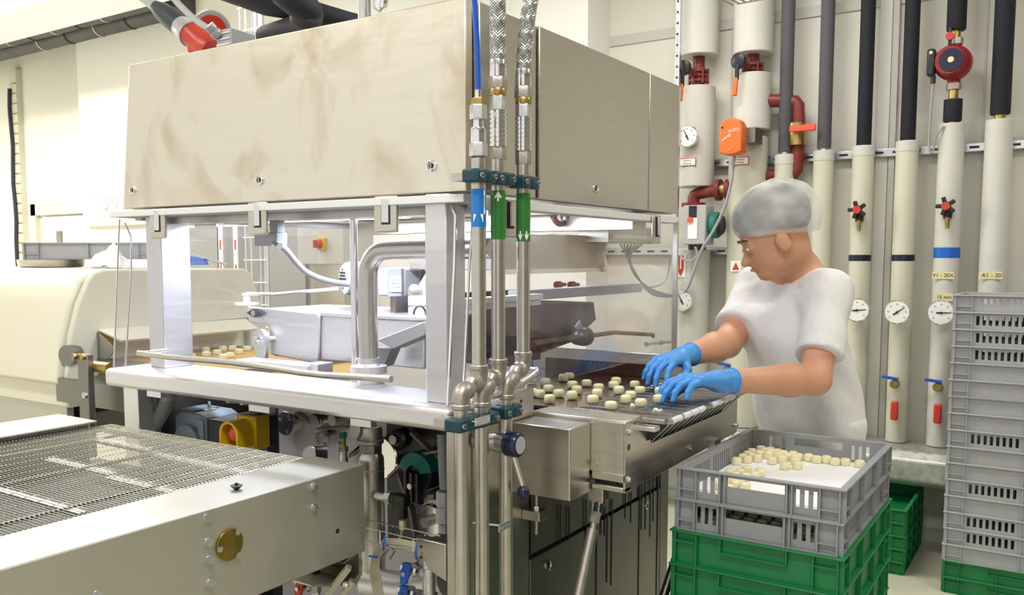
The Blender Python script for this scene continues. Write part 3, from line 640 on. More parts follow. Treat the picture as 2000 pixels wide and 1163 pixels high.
# ================================================================== FOREGROUND CONVEYOR
ZC = 1.03
e = at(711, 908, 'z', ZC); XN = e.x; YE = e.y
xi = at(600, 893, 'z', ZC).x; xl = at(245, 817, 'z', ZC).x
cv = thing('infeed_conveyor', ((XN+xl)/2, .6, ZC-.2), 'wide wire mesh conveyor with beige steel side beams in front', 'conveyor')
zb = at(716, 1077, 'x', XN).z
build('near_beam', MB().prism([(XN, -.6, zb), (XN, -.6, ZC), (xi, -.6, ZC), (xi, -.6, ZC-.006), (XN-.008, -.6, ZC-.008), (XN-.008, -.6, zb+.008), (XN-.06, -.6, zb+.008), (XN-.06, -.6, zb)], (0, YE+.6, 0)), M['steel_beam'], cv, bevel=.003)
build('beam_end', bx(xi+.02, XN-.002, YE-.004, YE, zb+.09, ZC-.003), M['steel_beam'], cv)
fb = build('far_beam', bx(xl-.20, xl, -.6, YE-.04, ZC+.0, ZC+.006), M['cream'], cv, bevel=.002)
build('far_web', bx(xl-.02, xl-.012, -.6, YE-.06, ZC-.14, ZC), M['steel_d'], cv)
def bolt(x, y, r=.0085):
    p = at(x, y, 'x', XN); h = build('bolt', MB().lathe(p, (1, 0, 0), [(r*1.35, 0), (r*1.35, .002), (r*1.3, .0025)], 18), M['zinc'], cv)
    build('bolt_head', MB().hexn(p+V((.002, 0, 0)), p+V((.009, 0, 0)), r), M['zinc'], cv)
for x, y in ((404, 1012), (406, 1060), (408, 1094), (410, 1140), (612, 951), (613, 992), (190, 1163)): bolt(x, y, .007)
p = at(447, 1064, 'x', XN); build('brass_cover', MB().lathe(p, (1, 0, 0), [(.031, 0), (.031, .004), (.030, .005)], 40), M['brass_d'], cv)
for x, y in ((462, 1040), (428, 1073), (464, 1084)):
    q = at(x, y, 'x', XN+.006); build('bolt_head', MB().hexn(q, q+V((.005, 0, 0)), .006), M['zinc'], cv)
p = at(659, 1038, 'x', XN); build('beam_hole', cy(p, p+V((.0008, 0, 0)), .0055, n=16), M['black'], cv)
p = at(462, 957, 'z', ZC); build('plug_stud', MB().lathe(p, (0, 0, 1), [(.004, 0), (.007, .003), (.0115, .007), (.0125, .009), (.004, .010), (.003, .014)], 18), M['black'], cv)
# the end channel bracket under the beam
m = MB(); z1 = zb; y1_ = YE
m.prism([(XN-.01, y1_-.16, z1-.03), (XN-.01, y1_-.16, z1-.034), (XN-.01, y1_-.02, z1-.075), (XN-.01, y1_, z1-.055), (XN-.01, y1_, z1+.01), (XN-.01, y1_-.06, z1-.01), (XN-.01, y1_-.06, z1-.014), (XN-.01, y1_-.012, z1-.002), (XN-.01, y1_-.012, z1-.05), (XN-.01, y1_-.03, z1-.062)], (-.22, 0, 0))
build('channel_bracket', m, M['steel'], cv)
build('bracket_stud', cy((XN-.03, YE-.05, z1-.07), (XN-.03, YE-.05, z1-.04), .004), M['zinc'], cv)
# belt wires
m = MB(); y = .2; xa, xb = xl-.0, xi+.01; zbelt = ZC-.012; NL = 16
while y < YE-.002:
    pts = []
    for j in range(NL+1):
        x = xa+(xb-xa)*j/NL; pts.append(V((x, y, zbelt)))
        if j < NL: pts += [V((x+.003, y+.0040, zbelt+.001)), V((x+(xb-xa)/NL-.003, y+.0040, zbelt+.001))]
    m.tube(pts, .00115, 4); y += .0092
wb = build('wire_belt', m, M['beltwire'], cv, smooth=False); wb['kind'] = 'stuff'
# support rods and slats under the belt
for j, (yy, x0, x1) in enumerate([(YE-.14, .15, .45), (YE-.16, .5, .98), (YE-.33, .3, .62), (YE-.35, .64, .99), (YE-.52, .02, .3), (YE-.54, .42, .9), (YE-.70, .3, .75), (YE-.86, .5, .95)]):
    build('support_strip', bx(xa+(xb-xa)*x0, xa+(xb-xa)*x1, yy, yy+.02, zbelt-.012, zbelt-.006), M['steel_l'], cv)
for x in (.16, .5, .84):
    X = xa+(xb-xa)*x; build('slide_rail', bx(X-.003, X+.003, .1, YE-.02, zbelt-.01, zbelt-.003), M['steel_d'], cv)
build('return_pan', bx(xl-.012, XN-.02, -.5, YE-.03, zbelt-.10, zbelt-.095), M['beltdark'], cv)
m = MB(); m.cyl((xa, YE-.012, zbelt-.014), (xb, YE-.012, zbelt-.014), .010); build('nose_bar', m, M['steel_d'], cv)
for xx, yy in ((xl-.13, .4), (XN-.09, .4), (xl-.13, 1.2), (XN-.09, 1.15)):
    build('conveyor_leg', bx(xx-.02, xx+.02, yy-.02, yy+.02, 0, zb if xx > -1.6 else ZC), M['steel'], cv)

# ================================================================== COOLING TUNNEL (left rear)
XT = -3.2
tn = thing('cooling_tunnel', (-4.8, 2.25, 0), 'long cream rounded cooling tunnel at the left', 'machine')
F = [at(x, y, 'x', XT) for x, y in ((122, 751), (129, 657), (144, 594), (163, 548), (176, 533), (195, 526), (468, 525), (480, 530), (493, 565), (504, 598), (512, 640))]
ybk = F[-1].y
poly = [(XT, q.y, q.z) for q in F]
oL = at(185, 696, 'x', XT); oT = at(187, 652, 'x', XT)
poly2 = poly[:]+[(XT, ybk, 1.02), (XT, 2.66, 1.02), (XT, 2.66, oT.z+.02), (XT, oL.y, oT.z), (XT, oL.y, F[0].z+.02)]
sh = build('end_shell', MB().prism(poly2, (.03, 0, 0)), M['creamf'], tn, bevel=.008)
b_ = [V((XT, q.y-.0, q.z)) for q in F]; bb = MB()
poly3 = [(XT-.001, q.y-(.02 if i < 4 else 0), q.z+(.0)) for i, q in enumerate(F)]+[(XT-.001, ybk, 1.0), (XT-.001, F[0].y+.1, 1.0)]
build('cover', MB().prism(poly3, (-5.5, 0, 0)), M['cream'], tn, bevel=.012)
build('skirt', bx(XT-5.5, XT+.0, F[0].y+.02, ybk, .93, F[0].z), M['cream'], tn, bevel=.006)
za = at(100, 770, 'x', XT-.2).z
build('base_panel', bx(XT-5.5, XT-.05, F[0].y+.04, F[0].y+.07, .78, .93), M['steel_beam'], tn, bevel=.003)
build('base_frame', bx(XT-5.5, XT+.02, F[0].y+.10, ybk-.1, .82, .90), M['steel_d'], tn)
for xx in (-3.4, -4.6, -5.8): 
    for yy in (F[0].y+.12, ybk-.12): build('tunnel_leg', bx(xx-.03, xx+.03, yy-.03, yy+.03, 0, .82), M['steel'], tn)
# white flap over the opening
A = at(190, 652, 'x', XT+.04); B = at(480, 632, 'x', XT+.04)
fl = build('flap', MB().hexa([(XT+.03, oL.y+.0, oT.z+.01), (XT+.13, oL.y+.03, oT.z-.03), (XT+.13, 2.62, oT.z-.03), (XT+.03, 2.64, oT.z+.01), (XT+.03, oL.y, oT.z+.02), (XT+.14, oL.y+.03, oT.z-.02), (XT+.14, 2.62, oT.z-.02), (XT+.03, 2.64, oT.z+.02)]), M['cream'], tn, bevel=.003)
build('flap_quadrant', MB().prism([(XT+.03, oL.y-.002, oT.z+.01), (XT+.14, oL.y-.002, oT.z-.05), (XT+.10, oL.y-.002, oT.z-.09), (XT+.03, oL.y-.002, oT.z-.10)], (0, .003, 0)), M['steel'], tn)
p = at(142, 693, 'x', XT+.02); build('pivot_disc', MB().lathe(p, (.3, -1, 0), [(.035, -.02), (.038, 0), (.038, .03)], 28), M['steel_d'], tn)
p = at(150, 700, 'y', 1.72); zt = p.z; PXs = at(160, 700, 'y', 1.70).x
build('bracket_bar', bx(PXs-.03, PXs+.03, 1.70, 1.725, .80, zt+.02), M['steel_d'], tn, bevel=.003)
for x, y in ((148, 697), (165, 697)):
    q = at(x, y, 'y', 1.70); build('brass_stud', cy(q, q-V((0, .012, 0)), .011), M['brass'], tn)
q = at(190, 717, 'y', 1.74); build('roller_shaft', cy(q-V((.04, 0, 0)), q+V((.08, .0, 0)), .020), M['brass'], tn)
q = at(168, 772, 'y', 1.70); build('bolt', MB().hexn(q, q-V((0, .01, 0)), .012), M['zinc'], tn)
build('side_rail', bx(XT-.02, XL, 1.78, 1.80, .96, 1.05), M['steel_d'], tn)
# belt from the tunnel
bt = tag(build('belt_run', bx(-5.5, -2.03, oL.y+.03, 2.60, 1.095, 1.105), M['sand'], tn, bevel=.002))
build('belt_edge', bx(XT-.1, XL-.01, oL.y-.01, oL.y+.03, 1.07, 1.112), M['steel_d'], tn)
build('nose_roller', cy((-2.04, 1.86, 1.085), (-2.04, 2.60, 1.085), .018), M['steel'], tn)

# grey tray and turntable + plastic bag on the tunnel
zt = F[5].z+.012
zt2 = zt
p = at(100, 517, 'z', zt)
p = dep(100, 505, 3.98); zt = F[5].z+.001
tb = tag(build('steel_dish', MB().lathe((p.x, p.y, zt), (0, 0, 1), [(.12, 0), (.135, .004), (.14, .034), (.13, .036), (.12, .02)], 40), M['steel_h']), 'round flat stainless dish under the grey tray on the tunnel', 'dish')

# ------------------------------------------------------------------ crates
def wall(m, A, B, h0, h1, th, holes=(), inward=(0, 0)):
    # A,B: 2D ends of outer face, holes (u0,u1,z0,z1) along the wall
    d = V((B[0]-A[0], B[1]-A[1])); L = d.length; d /= L; n = V((-d.y, d.x))*th
    us = sorted(set([0, L]+[v for h in holes for v in h[:2]]))
    def seg(u0, u1, z0, z1):
        if z1-z0 < 1e-5: return
        a = V(A)+d*u0; b = V(A)+d*u1
        m.hexa([(a.x, a.y, z0), (b.x, b.y, z0), (b.x+n.x, b.y+n.y, z0), (a.x+n.x, a.y+n.y, z0), (a.x, a.y, z1), (b.x, b.y, z1), (b.x+n.x, b.y+n.y, z1), (a.x+n.x, a.y+n.y, z1)])
    for u0, u1 in zip(us, us[1:]):
        c = (u0+u1)/2; hs = sorted([h for h in holes if h[0] <= c <= h[1]], key=lambda h: h[2]); z = h0
        for h in hs: seg(u0, u1, z, h[2]); z = h[3]
        seg(u0, u1, z, h1)
def crate(name, lx, ly, h, kind, mat, label, cat='crate', group=None, loc=(0, 0, 0), detail=True):
    t = thing(name, loc, label, cat, group)
    o = V(loc); X, Y = lx/2, ly/2; i = .014; m = MB()
    long_x = lx > ly
    def holes(L, is_long):
        if kind in ('closed', 'plain'): return []
        H = []
        if is_long:
            fields = ((.12, .34), (.38, .62), (.66, .88)) if not kind == 'far' else ((.13, .47), (.53, .87))
            for a, b in fields:
                n = 8 if kind != 'far' else 8; wd = (b-a)*L/n
                for k in range(n): u = a*L+k*wd; H.append((u+wd*.25, u+wd*.75, .018, h-.016))
        else:
            for c in (.185, .80):
                for k in range(3): u = L*c+(k-1)*.019; H.append((u-.0045, u+.0045, .020, h-.016))
            H.append((L*.31, L*.67, h*.56, h-.012))
        return H
    Lx, Ly = lx-2*i, ly-2*i
    wall(m, (-X+i, -Y+i), (X-i, -Y+i), .002, h-.004, .003, holes(Lx, long_x))
    wall(m, (X-i, -Y+i), (X-i, Y-i), .002, h-.004, .003, holes(Ly, not long_x))
    wall(m, (X-i, Y-i), (-X+i, Y-i), .002, h-.004, .003, holes(Lx, long_x))
    wall(m, (-X+i, Y-i), (-X+i, -Y+i), .002, h-.004, .003, holes(Ly, not long_x))
    m.box(-X+i, X-i, -Y+i, Y-i, 0, .004)
    m.v = [(a[0]+o.x, a[1]+o.y, a[2]+o.z) for a in m.v]
    build('shell', m, mat, t, smooth=False)
    m = MB()
    for z0, z1 in ((h-.005, h),):
        m.box(-X, X, -Y, -Y+i+.003, z0, z1); m.box(-X, X, Y-i-.003, Y, z0, z1); m.box(-X, -X+i+.003, -Y+i+.003, Y-i-.003, z0, z1); m.box(X-i-.003, X, -Y+i+.003, Y-i-.003, z0, z1)
    m.v = [(a[0]+o.x, a[1]+o.y, a[2]+o.z) for a in m.v]
    build('rim', m, mat, t, bevel=.0015)
    m = MB(); e = .004
    ribs_s = (0, .11, .27, .30, .69, .72, .885, 1) if kind != 'closed' else (.0, .14, .86, 1); ribs_l = (0, .1, .36, .64, .9, 1) if kind != 'far' else (0, .11, .5, .89, 1)
    if kind == 'plain': ribs_s = (0, .15, .85, 1); ribs_l = (0, .11, .5, .89, 1)
    for (L, is_long, mk) in ((Lx, long_x, 'x'), (Ly, not long_x, 'y')):
        rb = ribs_l if is_long else ribs_s
        for u in rb:
            for sgn in (-1, 1):
                c = -L/2+u*L
                if mk == 'x': y0, y1 = (-Y+e*.5, -Y+i) if sgn < 0 else (Y-i, Y-e*.5); m.box(c-.0016, c+.0016, y0, y1, .0, h-.005)
                else: x0, x1 = (-X+e*.5, -X+i) if sgn < 0 else (X-i, X-e*.5); m.box(x0, x1, c-.0016, c+.0016, .0, h-.005)
    # horizontal ribs
    hz = [(.0, .003, 0, 1)]
    if kind == 'closed':
        hz += [(h*.66, h*.66+.003, 0, .14), (h*.66, h*.66+.003, .86, 1)]
    else: hz += [(h*.30, h*.30+.003, 0, .11), (h*.30, h*.30+.003, .885, 1)]
    for z0, z1, u0, u1 in hz:
        for sgn in (-1, 1):
            y0, y1 = (-Y+e, -Y+i) if sgn < 0 else (Y-i, Y-e); m.box(-Lx/2+u0*Lx, -Lx/2+u1*Lx, y0, y1, z0, z1)
            x0, x1 = (-X+e, -X+i) if sgn < 0 else (X-i, X-e); m.box(x0, x1, -Ly/2+u0*Ly, -Ly/2+u1*Ly, z0, z1)
    if kind == 'closed':     # stepped handle ledge on both short sides
        for sgn in (-1, 1):
            y0, y1 = (-Y+.002, -Y+i) if sgn < 0 else (Y-i, Y-.002)
            m.box(-Lx*.2, Lx*.2, y0, y1, h*.52, h*.52+.003); m.box(-Lx*.2-.003, -Lx*.2, y0, y1, h*.52, h-.005); m.box(Lx*.2, Lx*.2+.003, y0, y1, h*.52, h-.005)
    m.v = [(a[0]+o.x, a[1]+o.y, a[2]+o.z) for a in m.v]
    build('ribs', m, mat, t, smooth=False)
    return t
ORD = ['topmost', 'second from the top', 'third from the top', 'fourth from the top', 'fifth from the top', 'sixth from the top', 'seventh from the top', 'eighth from the top', 'ninth from the top', 'tenth from the top', 'eleventh from the top', 'twelfth from the top', 'thirteenth from the top', 'fourteenth from the top', 'fifteenth from the top', 'sixteenth from the top', 'seventeenth from the top', 'lowest']
# front stack: two grey over green
cx_, cy_ = -.592, 2.217
L0, W0, HC = .397, .576, .0765
g1 = crate('grey_crate', L0, W0, HC, 'slot', M['grey'], 'grey slotted crate holding pralines on white paper, top of front stack', group='front crate stack', loc=(cx_, cy_, 1.0-HC))
dup(g1, (cx_-.004, cy_+.002, 1.0-2*HC), 'second grey slotted crate, directly on the green crates in front')
gr = crate('green_crate', L0+.008, W0+.01, .083, 'closed', M['green'], 'green crate directly beneath the two grey front crates', group='front crate stack', loc=(cx_-.003, cy_, 1.0-2*HC-.083))
k = 1
while 1.0-2*HC-.083*(k+1) > .01:
    dup(gr, (cx_-.003+random.uniform(-.003, .003), cy_+random.uniform(-.003, .003), 1.0-2*HC-.083*(k+1)), 'green crate of the front stack, %s among the green ones' % ORD[k]); k += 1
rem = 1.0-2*HC-.083*k
dl_ = tag(build('dolly_board', bx(cx_-L0/2+.01, cx_+L0/2-.01, cy_-W0/2+.01, cy_+W0/2-.01, 0, rem-.0005), M['steel_d']), 'low base board under the front crate stack', 'board')
# tall stack on the right
sx0, sy0 = -.45, 4.23; hh = .0745; n = 18
kinds = 'ffffppppfppfpffp'
tf = tp = None
for j in range(16):
    z = .0+hh*(n-1-j); loc = (sx0+.30, sy0+.2, z)
    kd = kinds[j]; lab = 'pale grey %s crate, %s in the tall stack by the wall' % ('slotted' if kd == 'f' else 'solid-sided', ORD[j])
    src = tf if kd == 'f' else tp
    if src is None:
        src = crate('grey_crate', .6, .4, hh, 'far' if kd == 'f' else 'plain', M['grey2'], lab, group='tall stack of grey crates', loc=loc)
        if kd == 'f': tf = src
        else: tp = src
    else: dup(src, (loc[0]+random.uniform(-.003, .003), loc[1]+random.uniform(-.003, .003), z), lab)
gk = crate('green_crate', .6, .4, hh, 'closed', M['green'], 'green crate under the tall grey stack, upper of its two', group='green crates under the tall stack', loc=(sx0+.3, sy0+.2, hh))
dup(gk, (sx0+.3, sy0+.2, 0), 'green crate standing on the floor below the tall grey stack')
# rear green stack
bg = (-.614-.2, 4.345+.28)
hh = .063
sg = crate('green_crate', .40, .56, hh, 'closed', M['green'], 'low green crate topmost and empty on the rear green stack', group='rear stack of green crates', loc=(bg[0], bg[1], hh*4))
for j in range(4): dup(sg, (bg[0]+random.uniform(-.004, .004), bg[1], hh*(3-j)), 'low green crate of the rear green stack, %s' % (ORD[j+1] if j < 3 else 'on the floor'))
# grey tray on the tunnel
q = dep(40, 505, 3.85)+rt*.30+V((-rt.y, rt.x, 0))*.2
tray = crate('grey_tray', .60, .4, .075, 'plain', M['grey2'], 'pale grey plastic tray lying on the dish on top of the tunnel', loc=(q.x, q.y, F[5].z+.0375)); tray.rotation_euler.z = YAW
# plastic bag
mb = MB(); nseg = 26
c = dep(214, 505, 3.72); zt2 = F[5].z
rng = random.Random(4)
mb.ball((0, 0, 0), 1, 26, 14)
vv = []
for q in mb.v:
    r_ = 1+.18*math.sin(q[0]*7+q[2]*5)+.14*math.sin(q[1]*9-q[2]*6)+rng.uniform(-.06, .06)
    z = max(q[2], 0); vv.append((c.x+q[0]*.085*r_, c.y+q[1]*.075*r_, zt2+z*z*.095*r_*(1.2-abs(q[0]-.1))+.001))
mb.v = vv
M['bag'] = pmat('thin_plastic_bag', (.93, .94, .96), .25, noise=.05)
tag(build('plastic_bag', mb, M['bag'], smooth=False), 'crumpled thin white plastic bag on the tunnel beside the tray', 'bag')

# ================================================================== THREE PIPES AT THE CORNER
def zx(x, y, X=-1.05): q = at(x, y, 'x', X); return q.y, q.z
PXX = -1.045
RP = .0152
pipes = []
specs = [(935, 901, 718, 795, 300, 'left'), (973, 941, 706, 790, 300, 'middle'), (1022, 988, 692, 775, 300, 'right')]
nm = {'left': 'leftmost of three thin steel pipes at the machine corner, blue label', 'middle': 'middle of three thin steel pipes at the machine corner, green label with upward arrow', 'right': 'rightmost of three thin steel pipes at the machine corner, green label with downward arrows'}
vd = V((.55, -.83, 0)).normalized()
for (xu, xlw, yu, yl, yt, w_) in specs:
    yU = at(xu, 500, 'x', PXX).y; yL = at(xlw, 900, 'x', PXX).y
    zu = at(xu, yu, 'x', PXX).z; zl = at(xlw, yl, 'x', PXX).z; ztop = at(xu, 310, 'x', PXX).z
    t = thing('steel_pipe', (PXX, yL, 0), nm[w_], 'pipe', 'three pipes at the machine corner')
    build('upper_pipe', cy((PXX, yU, zu-.005), (PXX, yU, ztop), RP, n=24), M['pipe'], t)
    build('lower_pipe', cy((PXX, yL, 0), (PXX, yL, zl+.005), RP, n=24), M['pipe'], t)
    U = V((PXX, yU, zu)); Lw = V((PXX, yL, zl)); mid = (U+Lw)/2; dz = V((0, 0, .022))
    el = build('upper_elbow', MB().tube([U, U-dz, U-dz*1.3+(mid-U+dz)*.35, mid+V((0, .006, .007))], RP+.0035, 20, 2), M['cast'], t)
    build('lower_elbow', MB().tube([mid-V((0, .006, .007)), Lw+dz*1.3+(mid-Lw-dz)*.35, Lw+dz, Lw], RP+.0035, 20, 2), M['cast'], t)
    build('nipple', MB().tube([mid+V((0, .010, .012)), mid-V((0, .010, .012))], RP, 20), M['cast'], t)
    for c in (U, Lw): build('elbow_band', MB().lathe(c-V((0, 0, .005)), (0, 0, 1), [(RP+.004, 0), (RP+.0055, .002), (RP+.0055, .009), (RP+.004, .011)], 24), M['cast'], t)
    # coloured label
    zt_, zb_ = {'left': (370, 444), 'middle': (373, 468), 'right': (378, 472)}[w_]
    z1 = at(xu, zt_, 'x', PXX).z; z0 = at(xu, zb_, 'x', PXX).z
    build('colour_band', MB().lathe((PXX, yU, z0), (0, 0, 1), [(RP+.0008, 0), (RP+.0008, z1-z0)], 24, False), M['blue_l' if w_ == 'left' else 'green_l'], t)
    rv = V((.83, .55, 0)).normalized()
    def arrow(cx, cz, s, upw, wd=.0045):
        f = PXX; c = V((PXX, yU, cz))+vd*(RP+.0012)+rv*cx; k_ = s*(1 if upw else -1)
        pts = [(-wd*.3, -1), (wd*.3, -1), (wd*.3, -.1), (wd, -.5), (wd, -.1), (0, 1), (-wd, -.1), (-wd, -.5), (-wd*.3, -.1)]
        return build('arrow_mark', MB().prism([c+rv*px_*1.0+V((0, 0, k_*pz)) for px_, pz in pts], vd*.0006), M['paper'], t)
    if w_ == 'middle': arrow(0, z1-.012, .011, True, .007)
    elif w_ == 'right': arrow(-.007, z0+.012, .011, False); arrow(.007, z0+.012, .011, False)
    else:
        for sx in (-1, 1):
            c = V((PXX, yU, z0+.02))+vd*(RP+.001)+rv*sx*.010
            build('arrow_mark', MB().prism([c+V((0, 0, .006)), c-V((0, 0, .012)), c-rv*sx*.006+V((0, 0, .006))], vd*.0005), M['paper'], t)
        c = V((PXX, yU, (z0+z1)/2+.012))+vd*RP*.75+rv*RP*.82
        build('label_edge', MB().obox(c, .002, .002, .05), M['paper'], t)
        text('lettering', 'Druckluft', c+vd*.0016, (0, 0, 1), (-rv.x, -rv.y, 0), .007, M['ink'], t)
    # fittings on top
    def zq(y): return at(xu, y, 'x', PXX).z
    def fit(name, y0, y1, r, mat, n=24, prof=None):
        a, b = zq(y1), zq(y0)
        build(name, MB().lathe((PXX, yU, a), (0, 0, 1), prof or [(r*.96, 0), (r, .0015), (r, b-a-.0015), (r*.96, b-a)], n), M[mat], t)
    if w_ == 'left':
        fit('hex_nut', 280, 306, .019, 'zinc', 6); fit('knurled_sleeve', 250, 280, .016, 'chrome'); fit('neck', 232, 250, .011, 'chrome')
        fit('hex_nut', 206, 234, .018, 'zinc', 6); fit('brass_nut', 192, 206, .015, 'brass', 6); fit('ferrule', 176, 193, .007, 'chrome')
        th = 178
    elif w_ == 'middle':
        fit('hex_nut', 288, 312, .018, 'cast', 6)
        fit('coupling', 215, 288, .02, 'chrome', 28, [(r_, (zq(215)-zq(288))*(i+f)/8) for i in range(8) for r_, f in ((.0175, .0), (.0195, .08), (.0195, .72), (.0175, .8))])
        fit('hex_sleeve', 187, 216, .018, 'zinc', 6); fit('brass_nut', 174, 188, .018, 'brass'); fit('hex_nut', 152, 174, .020, 'cast', 6); fit('crimp_sleeve', 118, 152, .019, 'chrome', 12)
        th = 120
    else:
        fit('hex_nut', 296, 322, .018, 'cast', 6)
        fit('coupling', 228, 296, .02, 'chrome', 28, [(r_, (zq(228)-zq(296))*(i+f)/8) for i in range(8) for r_, f in ((.0175, .0), (.0195, .08), (.0195, .72), (.0175, .8))])
        fit('hex_sleeve', 203, 229, .018, 'zinc', 6); fit('brass_nut', 192, 204, .018, 'brass'); fit('hex_nut', 170, 192, .020, 'cast', 6); fit('crimp_sleeve', 136, 170, .019, 'chrome', 12)
        th = 138
    if w_ == 'left': ht = thing('blue_hose', (PXX, yU, zq(th)), 'thin bright blue air hose above the leftmost pipe', 'hose'); build('hose_run', MB().tube([(PXX, yU, zq(th)), (PXX, yU-.001, zq(120)), (PXX, yU-.006, zq(60)), (PXX+.0, yU-.014, zq(-10)), (PXX, yU-.03, zq(-120)), (PXX, yU-.06, 3.64)], .0058, 12, 2), M['blue'], ht)
    else:
        ht = thing('braided_hose', (PXX, yU, zq(th)), 'braided steel hose rising straight above the middle pipe' if w_ == 'middle' else 'braided steel hose leaning right above the rightmost pipe', 'hose', 'braided hoses')
        pth = [V((PXX, yU, zq(th)-.01)), V((PXX, yU, zq(60))), V((PXX, yU-.001, zq(-10))), V((PXX, yU-.004, zq(-120))), V((PXX, yU-.02, 3.64))] if w_ == 'middle' else [V((PXX, yU, zq(th)-.01)), V((PXX, yU+.004, zq(90))), V((PXX, yU+.018, zq(30))), V((PXX, yU+.040, zq(-40))), V((PXX, yU+.07, zq(-130))), V((PXX, yU+.12, 3.64))]
        for _ in range(2):
            q = [pth[0]]
            for a, b in zip(pth, pth[1:]): q += [a*.75+b*.25, a*.25+b*.75]
            pth = q+[pth[-1]]
        build('hose_core', MB().tube(pth, .0155, 16), M['steel_d'], ht)
        # braid: helical strands both ways
        L = [0]
        for a, b in zip(pth, pth[1:]): L.append(L[-1]+(b-a).length)
        def pos(s):
            for i in range(len(pth)-1):
                if s <= L[i+1]: return pth[i].lerp(pth[i+1], (s-L[i])/(L[i+1]-L[i])), (pth[i+1]-pth[i]).normalized()
            return pth[-1], (pth[-1]-pth[-2]).normalized()
        mbd = MB(); ns = 16
        for sg_ in (-1, 1):
            for k in range(ns):
                pts = []
                for j in range(300):
                    s = L[-1]*j/299; c, d = pos(s); u_ = V((1, 0, 0)); v_ = d.cross(u_).normalized(); u_ = v_.cross(d)
                    a = 2*PI*k/ns+sg_*s/.0155*1.0
                    pts.append(c+(u_*math.cos(a)+v_*math.sin(a))*.0163)
                mbd.tube(pts, .0013, 4)
        b = build('braid', mbd, M['zinc'], ht, smooth=False); b['kind'] = 'stuff'
# pipe clamps
def clamp(pipe_i, y, label):
    xu, xlw = specs[pipe_i][0], specs[pipe_i][1]; x = xu if y < 600 else xlw
    q = at(x, y, 'x', PXX); t = thing('pipe_clamp', (PXX, q.y, q.z), label, 'clamp', 'pipe clamps')
    d = V((.0, 1, 0)); 
    build('jaw', bx(PXX-.02, PXX+.024, q.y-.034, q.y-.001, q.z-.014, q.z+.014), M['petrol'], t, bevel=.005)
    build('jaw', bx(PXX-.02, PXX+.024, q.y+.001, q.y+.034, q.z-.014, q.z+.014), M['petrol'], t, bevel=.005)
    for s in (-.024, .024):
        c = V((PXX+.024, q.y+s, q.z)); build('clamp_screw', MB().lathe(c, (1, 0, 0), [(.0058, 0), (.0058, .003), (.0042, .0035)], 14), M['zinc'], t); build('socket', MB().hexn(c+V((.0035, 0, 0)), c+V((.0041, 0, 0)), .0032), M['black'], t)
    build('arm', bx(XR+.006, PXX-.018, q.y-.02, q.y+.02, q.z-.008, q.z+.008), M['steel'], t)
clamp(0, 345, 'petrol blue clamp holding the leftmost corner pipe at the hood'); clamp(1, 350, 'petrol blue clamp holding the middle corner pipe at the hood'); clamp(2, 357, 'petrol blue clamp holding the rightmost corner pipe at the hood')
clamp(0, 828, 'petrol blue clamp on the leftmost corner pipe at table height'); clamp(1, 818, 'petrol blue clamp on the middle corner pipe at table height'); clamp(2, 803, 'petrol blue clamp on the rightmost corner pipe at table height')
q = at(943, 822, 'x', PXX+.045); t = thing('blank_tag', q, 'small blank metal tag plate at the lower middle pipe clamp', 'tag'); build('plate', bx(q.x-.002, q.x+.001, q.y-.025, q.y+.025, q.z-.008, q.z+.008), M['steel_l'], t); 
for s in (-.02, .02): build('screw', cy((q.x-.012, q.y+s, q.z), (q.x+.003, q.y+s, q.z), .002, n=8), M['zinc'], t)
q = at(986, 1028, 'x', PXX+.04); t = thing('pipe_name_plate', q, 'small engraved metal plate on a pin near the lower pipes', 'tag'); build('plate', bx(q.x-.002, q.x+.001, q.y-.022, q.y+.022, q.z-.008, q.z+.008), M['steel_l'], t)
text('lettering', 'Dampf ein', (q.x+.0015, q.y, q.z), (0, 1, 0), (0, 0, 1), .009, M['ink'], t)
build('pin', cy((q.x-.06, q.y-.035, q.z+.006), (q.x-.002, q.y-.0, q.z), .0025, n=8), M['zinc'], t)

# steam valve hand wheel with black knob
p = at(1003, 868, 'x', -.985); p0 = at(950, 858, 'x', -1.04)
hv = thing('crank_valve', p0, 'horizontal steel sleeve with dark blue hub and black ball handle', 'valve')
ax_ = V((1, 0, 0)); c1 = at(1000, 868, 'y', 1.556)
LS = c1.x-XR; build('sleeve', MB().lathe((XR, c1.y, c1.z), ax_, [(.021, 0), (.021, LS*.5), (.0225, LS*.52), (.0225, LS*.7), (.0215, LS*.72), (.0215, LS)], 28), M['pipe'], hv)
build('hub', MB().lathe(c1-ax_*.012, ax_, [(.026, 0), (.028, .004), (.028, .028), (.025, .033), (.02, .034)], 32), M['navy'], hv)
build('hub_face', MB().lathe(c1+ax_*.021, ax_, [(.0195, 0), (.019, .002)], 28), M['gplast'], hv)
k0 = c1+V((.004, 0, -.026)); k1 = at(1020, 948, 'x', k0.x+.01)
build('crank_rod', cy(k0, k1, .0062, .0052, n=14), M['chrome'], hv); build('ball_knob', MB().ball(at(1022, 962, 'x', k0.x+.012), .015, 20, 12), M['navy'], hv)

